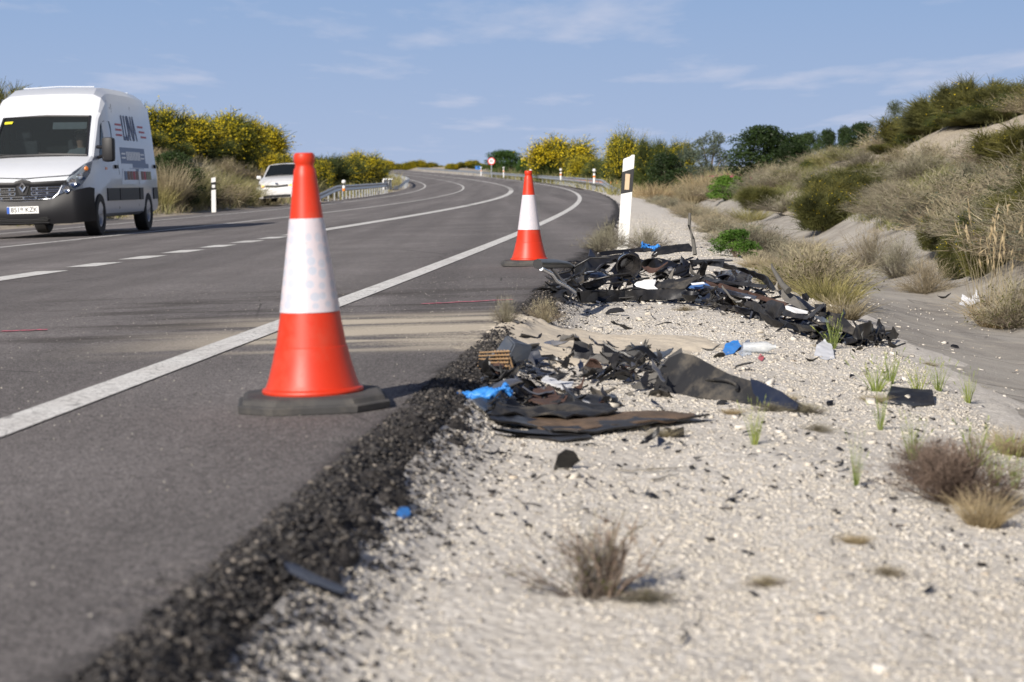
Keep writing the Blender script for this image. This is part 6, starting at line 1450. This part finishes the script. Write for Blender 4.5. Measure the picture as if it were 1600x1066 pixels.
# slate box with its white tag
bx = empty('plastic_housing', stand([(803, 590)], 7.65)[0], (R(25), R(12), R(38))); bx.location.z = Tz(bx.location.x, bx.location.y) + .055; tag(bx, 'slate blue angular plastic housing left in the near heap', 'car part')
bm = bmesh.new(); vs = [bm.verts.new(q_) for q_ in ((-.055, -.045, -.05), (.05, -.05, -.055), (.055, .045, -.045), (-.05, .05, -.05), (-.04, -.03, .045), (.045, -.04, .055), (.04, .03, .035), (-.045, .035, .05))]
for f in ((0, 3, 2, 1), (4, 5, 6, 7), (0, 1, 5, 4), (1, 2, 6, 5), (2, 3, 7, 6), (3, 0, 4, 7)): bm.faces.new([vs[i] for i in f])
bmesh.ops.bevel(bm, geom=list(bm.edges), offset=.006, segments=2, affect='EDGES'); obj('housing_shell', bm, MATS['slate_plastic'], bx)
box('paper_tag', (.01, -.052, -.02), (.022, .004, .016), MATS['white_sheet'], bx)
crumple('housing_flange', [Vector(q_) + bx.location for q_ in ((-.075, -.07, -.055), (.06, -.075, -.06), (.075, .02, -.05), (-.06, .03, -.052))], 'slate_plastic', parent=bx, amp=.006, freq=9, cuts=3, th=.005, floor=False)
# tan slatted grille
gx = empty('slatted_grille', hit(775, 590), (R(20), 0, R(20))); gx.location.z += .06; tag(gx, 'tan slatted grille stuck in the broken edge beside the slate blue housing', 'car part')
bar = bmesh.new(); bm_box(bar, 0, 0, 0, .115, .006, .004, bev=.001); bme = bpy.data.meshes.new('slat'); bar.to_mesh(bme); bar.free(); bme.materials.append(MATS['tan_plastic'])
for k in range(6): obj('slat', bme, None, gx, (-.01, 0, -.035 + .014 * k), (0, R(4 - k), 0))
bar = bmesh.new(); bm_box(bar, 0, 0, 0, .006, .008, .10, bev=.001); bme2 = bpy.data.meshes.new('slat_post'); bar.to_mesh(bme2); bar.free(); bme2.materials.append(MATS['tan_plastic'])
for k in range(5): obj('slat_post', bme2, None, gx, (.012 + .012 * k, .006, -.01), (0, R(-22), 0))
# small engine bits at the left rim of the near heap and fillers in the middle
for k in range(200):
    px = r_.uniform(750, 1060); py = r_.uniform(552, 640) if px < 960 else r_.uniform(560, 612); p_ = hit(px, py + 8); p_.z += r_.uniform(.005, .11) * (1 if 840 < px < 1040 and py < 610 else .35)
    shard('torn_plastic', p_, r_.uniform(.05, .21), 'dark torn plastic piece lying within the near heap', 'torn pieces of the near heap')
lump = cup(772, 578, .03, 'round black rubber mount at the left rim of the near heap'); lump.location = hit(777, 580) + Vector((0, 0, .03))

# ---------------------------------------------------------------- blue gloves
def glove(loc, s, rz, label, crumpled=0.0, rx=0, seed=0):
    r = np.random.default_rng(seed); bm = bmesh.new(); sk = bm.verts.layers.skin.verify()
    V = {}
    def v(k_, p_, rad): V[k_] = bm.verts.new(Vector(p_) + Vector(r.normal(size=3)) * crumpled * .02); V[k_][sk].radius = (rad, rad * .6); V[k_][sk].use_root = k_ == 'palm'
    v('palm', (0, 0, .03), .040); v('wrist', (-.065, .01, .02), .034); v('cuff', (-.125, .0, .025), .040); v('kn', (.035, 0, .038), .036)
    for i, (a, ln) in enumerate(((.55, .06), (.2, .085), (-.1, .09), (-.42, .07))):
        c, s_ = math.cos(a), math.sin(a); bx_, by = .055, .022 - i * .018
        v(f'a{i}', (bx_, by, .035), .011); v(f'b{i}', (bx_ + c * ln * .5, by + s_ * ln * .5, .050 + .012 * (i % 2)), .010); v(f'c{i}', (bx_ + c * ln * .85, by + s_ * ln, .030 - .008 * (i % 2)), .0085)
        bm.edges.new((V['kn'], V[f'a{i}'])); bm.edges.new((V[f'a{i}'], V[f'b{i}'])); bm.edges.new((V[f'b{i}'], V[f'c{i}']))
    v('t1', (.0, .045, .03), .013); v('t2', (.03, .075, .045), .011)
    for a, b2 in (('palm', 'wrist'), ('wrist', 'cuff'), ('palm', 'kn'), ('palm', 't1'), ('t1', 't2')): bm.edges.new((V[a], V[b2]))
    o = obj('disposable_glove', bm, MATS['glove_blue']); o.modifiers.new('skin', 'SKIN'); sb = o.modifiers.new('sub', 'SUBSURF'); sb.levels = 3; sb.render_levels = 3
    bpy.context.view_layer.update(); me = bpy.data.meshes.new_from_object(o.evaluated_get(bpy.context.evaluated_depsgraph_get())); o.modifiers.clear(); o.data = me
    if not me.materials: me.materials.append(MATS['glove_blue'])
    for q_ in me.vertices:
        c = q_.co; n1 = 1 - 2 * abs(mnoise.noise(c * 38 + Vector((seed, 1, 2)))); n2 = mnoise.noise(c * 85); q_.co += q_.normal * (.006 * n1 + .003 * n2)
        if crumpled: q_.co.x *= 1 - .35 * crumpled; q_.co.z += crumpled * .02 * mnoise.noise(c * 22)
    for f in me.polygons: f.use_smooth = True
    o.location = loc; o.rotation_euler = (rx, 0, rz); o.scale = (s, s, s * .9); return tag(o, label, 'glove')
p_ = hit(757, 632); p_.z += .012; glove(p_, .82, R(8), 'large crumpled blue disposable glove left of the near heap', .3, 0, 3)
p_ = pile(1015, 395, .35, 3.2); p_.z += .02; glove(p_, .75, R(150), 'blue disposable glove on top of the far pile', .8, .2, 8)

# ---------------------------------------------------------------- litter on the gravel
bt = empty('plastic_bottle', hit(1178, 552), (0, PI / 2 - .05, R(-8))); bt.location.z += .026; tag(bt, 'crushed clear plastic bottle lying on the gravel beside a silver wrapper', 'bottle')
b_ = lathe('bottle_body', [(.0, .0), (.022, .002), (.025, .01), (.025, .09), (.022, .11), (.010, .135), (.010, .15)], MATS['clear_plastic'], bt, 20)
for q_ in b_.data.vertices: q_.co += Vector((mnoise.noise(q_.co * 40), mnoise.noise(q_.co * 45 + Vector((4, 0, 0))), 0)) * .006
b_.location = (0, 0, -.05)
crumple('foil_wrapper', [hit(x, y + 3) + Vector((0, 0, lz)) for x, y, lz in ((1152, 548, .0), (1160, 541, .03), (1172, 540, .035), (1175, 552, .0), (1160, 556, 0))], 'foil', 'crumpled silver wrapper between the bottle and the blue tape', 'wrapper', amp=.012, freq=30, cuts=4, th=.002)
crumple('blue_tape', [hit(x, y + 3) + Vector((0, 0, lz)) for x, y, lz in ((1129, 546, .0), (1134, 541, .025), (1152, 538, .03), (1158, 543, .02), (1145, 551, 0), (1133, 553, 0))], 'glove_blue', 'small blue plastic scrap left of the silver wrapper', 'litter', amp=.006, freq=25, cuts=4, th=.002)
crumple('paper_cup', [hit(x, y) + Vector((0, 0, lz)) for x, y, lz in ((1272, 557, 0), (1276, 548, .03), (1288, 544, .045), (1300, 549, .03), (1305, 562, 0), (1290, 564, .005))], 'white_sheet', 'crumpled white paper cup lying on the gravel', 'litter', amp=.006, freq=18, cuts=4, th=.002)
crumple('plastic_bag', [hit(x, y) + Vector((0, 0, lz)) for x, y, lz in ((1498, 476, 0), (1504, 470, .05), (1518, 472, .03), (1526, 463, .07), (1530, 474, .03), (1512, 481, 0))], 'white_sheet', 'torn white plastic bag at the far rim of the gutter', 'litter', amp=.015, freq=14, cuts=4, th=.002)
crumple('drink_can', [hit(x, y) + Vector((0, 0, lz)) for x, y, lz in ((1561, 484, 0), (1563, 477, .04), (1571, 477, .04), (1573, 484, 0))], 'foil', 'small crushed silver can at the right rim of the gutter', 'litter', amp=.008, freq=22, cuts=4, th=.003)
crumple('blue_scrap', [hit(x, y) + Vector((0, 0, lz)) for x, y, lz in ((618, 808, .0), (624, 801, .012), (638, 801, .012), (641, 808, .006), (630, 813, 0))], 'glove_blue', 'small blue scrap on the broken asphalt edge near the camera', 'litter', amp=.003, freq=30, cuts=3, th=.0015)
crumple('red_scrap', [hit(x, y) + Vector((0, 0, lz)) for x, y, lz in ((1184, 561, 0), (1188, 557, .012), (1194, 561, .008), (1190, 566, 0))], 'red_plastic', 'tiny red lens chip right of the clear bottle', 'litter', amp=.002, cuts=2, th=.002)
crumple('pink_scrap', [hit(x, y) + Vector((0, 0, .004)) for x, y in ((1068, 531), (1080, 529), (1084, 533), (1072, 535))], 'pink_paint', 'small pink paint mark on the gravel behind the near heap', 'litter', amp=.001, cuts=1, th=.001)
crumple('plastic_strip', [hit(x, y) + Vector((0, 0, .012)) for x, y in ((444, 890), (460, 894), (500, 912), (545, 932), (535, 938), (485, 924), (452, 904))], 'blue_black', 'dark blue strip lying across the crumbled edge near the camera', amp=.004, freq=12, cuts=4, th=.004)
crumple('plastic_strip', [hit(x, y) + Vector((0, 0, lz)) for x, y, lz in ((1385, 624, .0), (1392, 617, .03), (1420, 620, .035), (1456, 622, .03), (1460, 634, 0), (1425, 636, 0), (1392, 633, 0))], 'grained_plastic', 'long dark plastic block on the gravel near the gutter', amp=.006, freq=14, cuts=4, th=.006)
named = [(1271, 571, 26, 'black_plastic', 'small black lump left of the white paper cup'), (1332, 592, 20, 'black_plastic', 'black lump beside the gutter side of the barley'), (962, 493, 34, 'grained_plastic', 'dark curved fragment on the gravel in front of the far pile'), (1010, 488, 14, 'black_plastic', 'small dark cube-like chip right of the curved fragment'),
         (968, 517, 30, 'black_plastic', 'spiky black fragment standing on the gravel between both heaps'), (1040, 513, 30, 'black_plastic', 'black chip behind the near heap'), (1115, 556, 34, 'black_plastic', 'black hooked fragment behind the big door panel'), (1160, 580, 40, 'grained_plastic', 'black stick-like fragment above the big door panel'),
         (1296, 529, 30, 'gloss_black', 'black crumpled lump at the foot of the barley'), (1330, 533, 50, 'black_plastic', 'flat black scrap right of the barley foot'), (1400, 555, 46, 'black_plastic', 'ragged black scrap below the right end of the far pile'), (1478, 471, 24, 'black_plastic', 'black scrap lying on the gutter'),
         (1493, 545, 14, 'black_plastic', 'small black chip on the gutter floor'), (1586, 586, 10, 'black_plastic', 'tiny black chip on the gutter at the frame edge'), (885, 733, 64, 'black_plastic', 'ragged black fragment on the front gravel'), (846, 754, 30, 'black_plastic', 'small black fragment left below the ragged one'),
         (919, 763, 22, 'blue_black', 'standing black chip right below the ragged one'), (835, 800, 40, 'grained_plastic', 'thin black sliver on the front gravel'), (1010, 780, 26, 'slate_plastic', 'small grey fragment on the front gravel'), (1155, 777, 22, 'blue_black', 'tiny bent black fragment right on the front gravel'),
         (1228, 719, 28, 'blue_black', 'small bent black fragment above the open gravel'), (1175, 715, 20, 'black_plastic', 'thin black chip left of the small bent one'), (1313, 738, 30, 'black_plastic', 'black sliver left of the dead shrub'), (1400, 768, 34, 'black_plastic', 'black porous lump left of the dead shrub'),
         (1343, 817, 24, 'asphalt_crumb', 'dark stone-like lump on the front gravel'), (1404, 829, 22, 'asphalt_crumb', 'second dark lump right of it on the front gravel'), (1596, 920, 34, 'slate_plastic', 'grey fragment cut by the right frame edge'), (677, 835, 22, 'black_plastic', 'black chip beside the crumbled edge'),
         (748, 838, 26, 'blue_black', 'dark flat chip on the gravel beside the crumbled edge'), (765, 720, 34, 'black_plastic', 'thin black twig-like sliver on the gravel'), (1090, 940, 20, 'asphalt_crumb', 'dark crumb low on the front gravel'), (1450, 1004, 30, 'asphalt_crumb', 'dark lump at the bottom right of the gravel'), (1090, 722, 18, 'black_plastic', 'black chip in the open gravel centre'),
         (1125, 560, 20, 'black_plastic', 'small black bit beside the hooked fragment'), (845, 643, 12, 'gloss_black', 'glossy black bead in the near heap')]
for px, py, wpx, mt, lab in named:
    p_ = hit(px, py); s_ = wpx / F_PX * p_.y * 1.45; p_.z += s_ * .14 + .004; shard('plastic_fragment' if mt != 'asphalt_crumb' else 'asphalt_lump', p_, s_, lab, None, mt, (r_.uniform(-.9, .9), r_.uniform(-.5, .5), r_.uniform(-.4, .4)), 'debris')
for k in range(262):
    y = 3.3 * (14 / 3.3) ** r_.uniform(0, 1) ** .8; L = 1.36 + 1.9 * r_.uniform(0, 1) ** 1.5; x = L + float(E(y)); s_ = float(np.clip(np.exp(r_.normal(math.log(.030), .5)), .009, .085))
    p_ = Vector((x, y, Tz(x, y) + s_ * .12 + .002)); shard('plastic_fragment', p_, s_, 'small black plastic chip scattered on the pale gravel', 'chips scattered on the gravel', str(r_.choice(['black_plastic', 'black_plastic', 'grained_plastic', 'blue_black', 'dusty_panel'])), (r_.uniform(-.5, .5), r_.uniform(-.5, .5), r_.uniform(0, 6.3)), 'debris', .8)
for k in range(26):
    y = r_.uniform(4, 26); L = r_.uniform(-2.5, 1.0); x = L + float(E(y)); s_ = r_.uniform(.006, .022); shard('plastic_fragment', Vector((x, y, float(road_z(L, x, y)) + .003)), s_, 'tiny dark chip on the asphalt', 'tiny chips on the asphalt', 'black_plastic', None, 'debris', .6)
for k in range(16):
    y = r_.uniform(3, 9); x = r_.uniform(1.5, 3.2) + float(E(y)); p0 = Vector((x, y, Tz(x, y) + .006)); a_ = r_.uniform(0, 3.1); d_ = Vector((math.cos(a_), math.sin(a_), 0))
    L_ = [p0 + d_ * .03 * j + Vector((r_.normal() * .006, r_.normal() * .006, abs(r_.normal()) * .003)) for j in range(5)]
    ptube('twig', L_, [.0025, .0025, .002, .0015, .001], 'dry_wood', 'thin dry twig lying on the gravel', 'twig', 'dry twigs on the gravel')
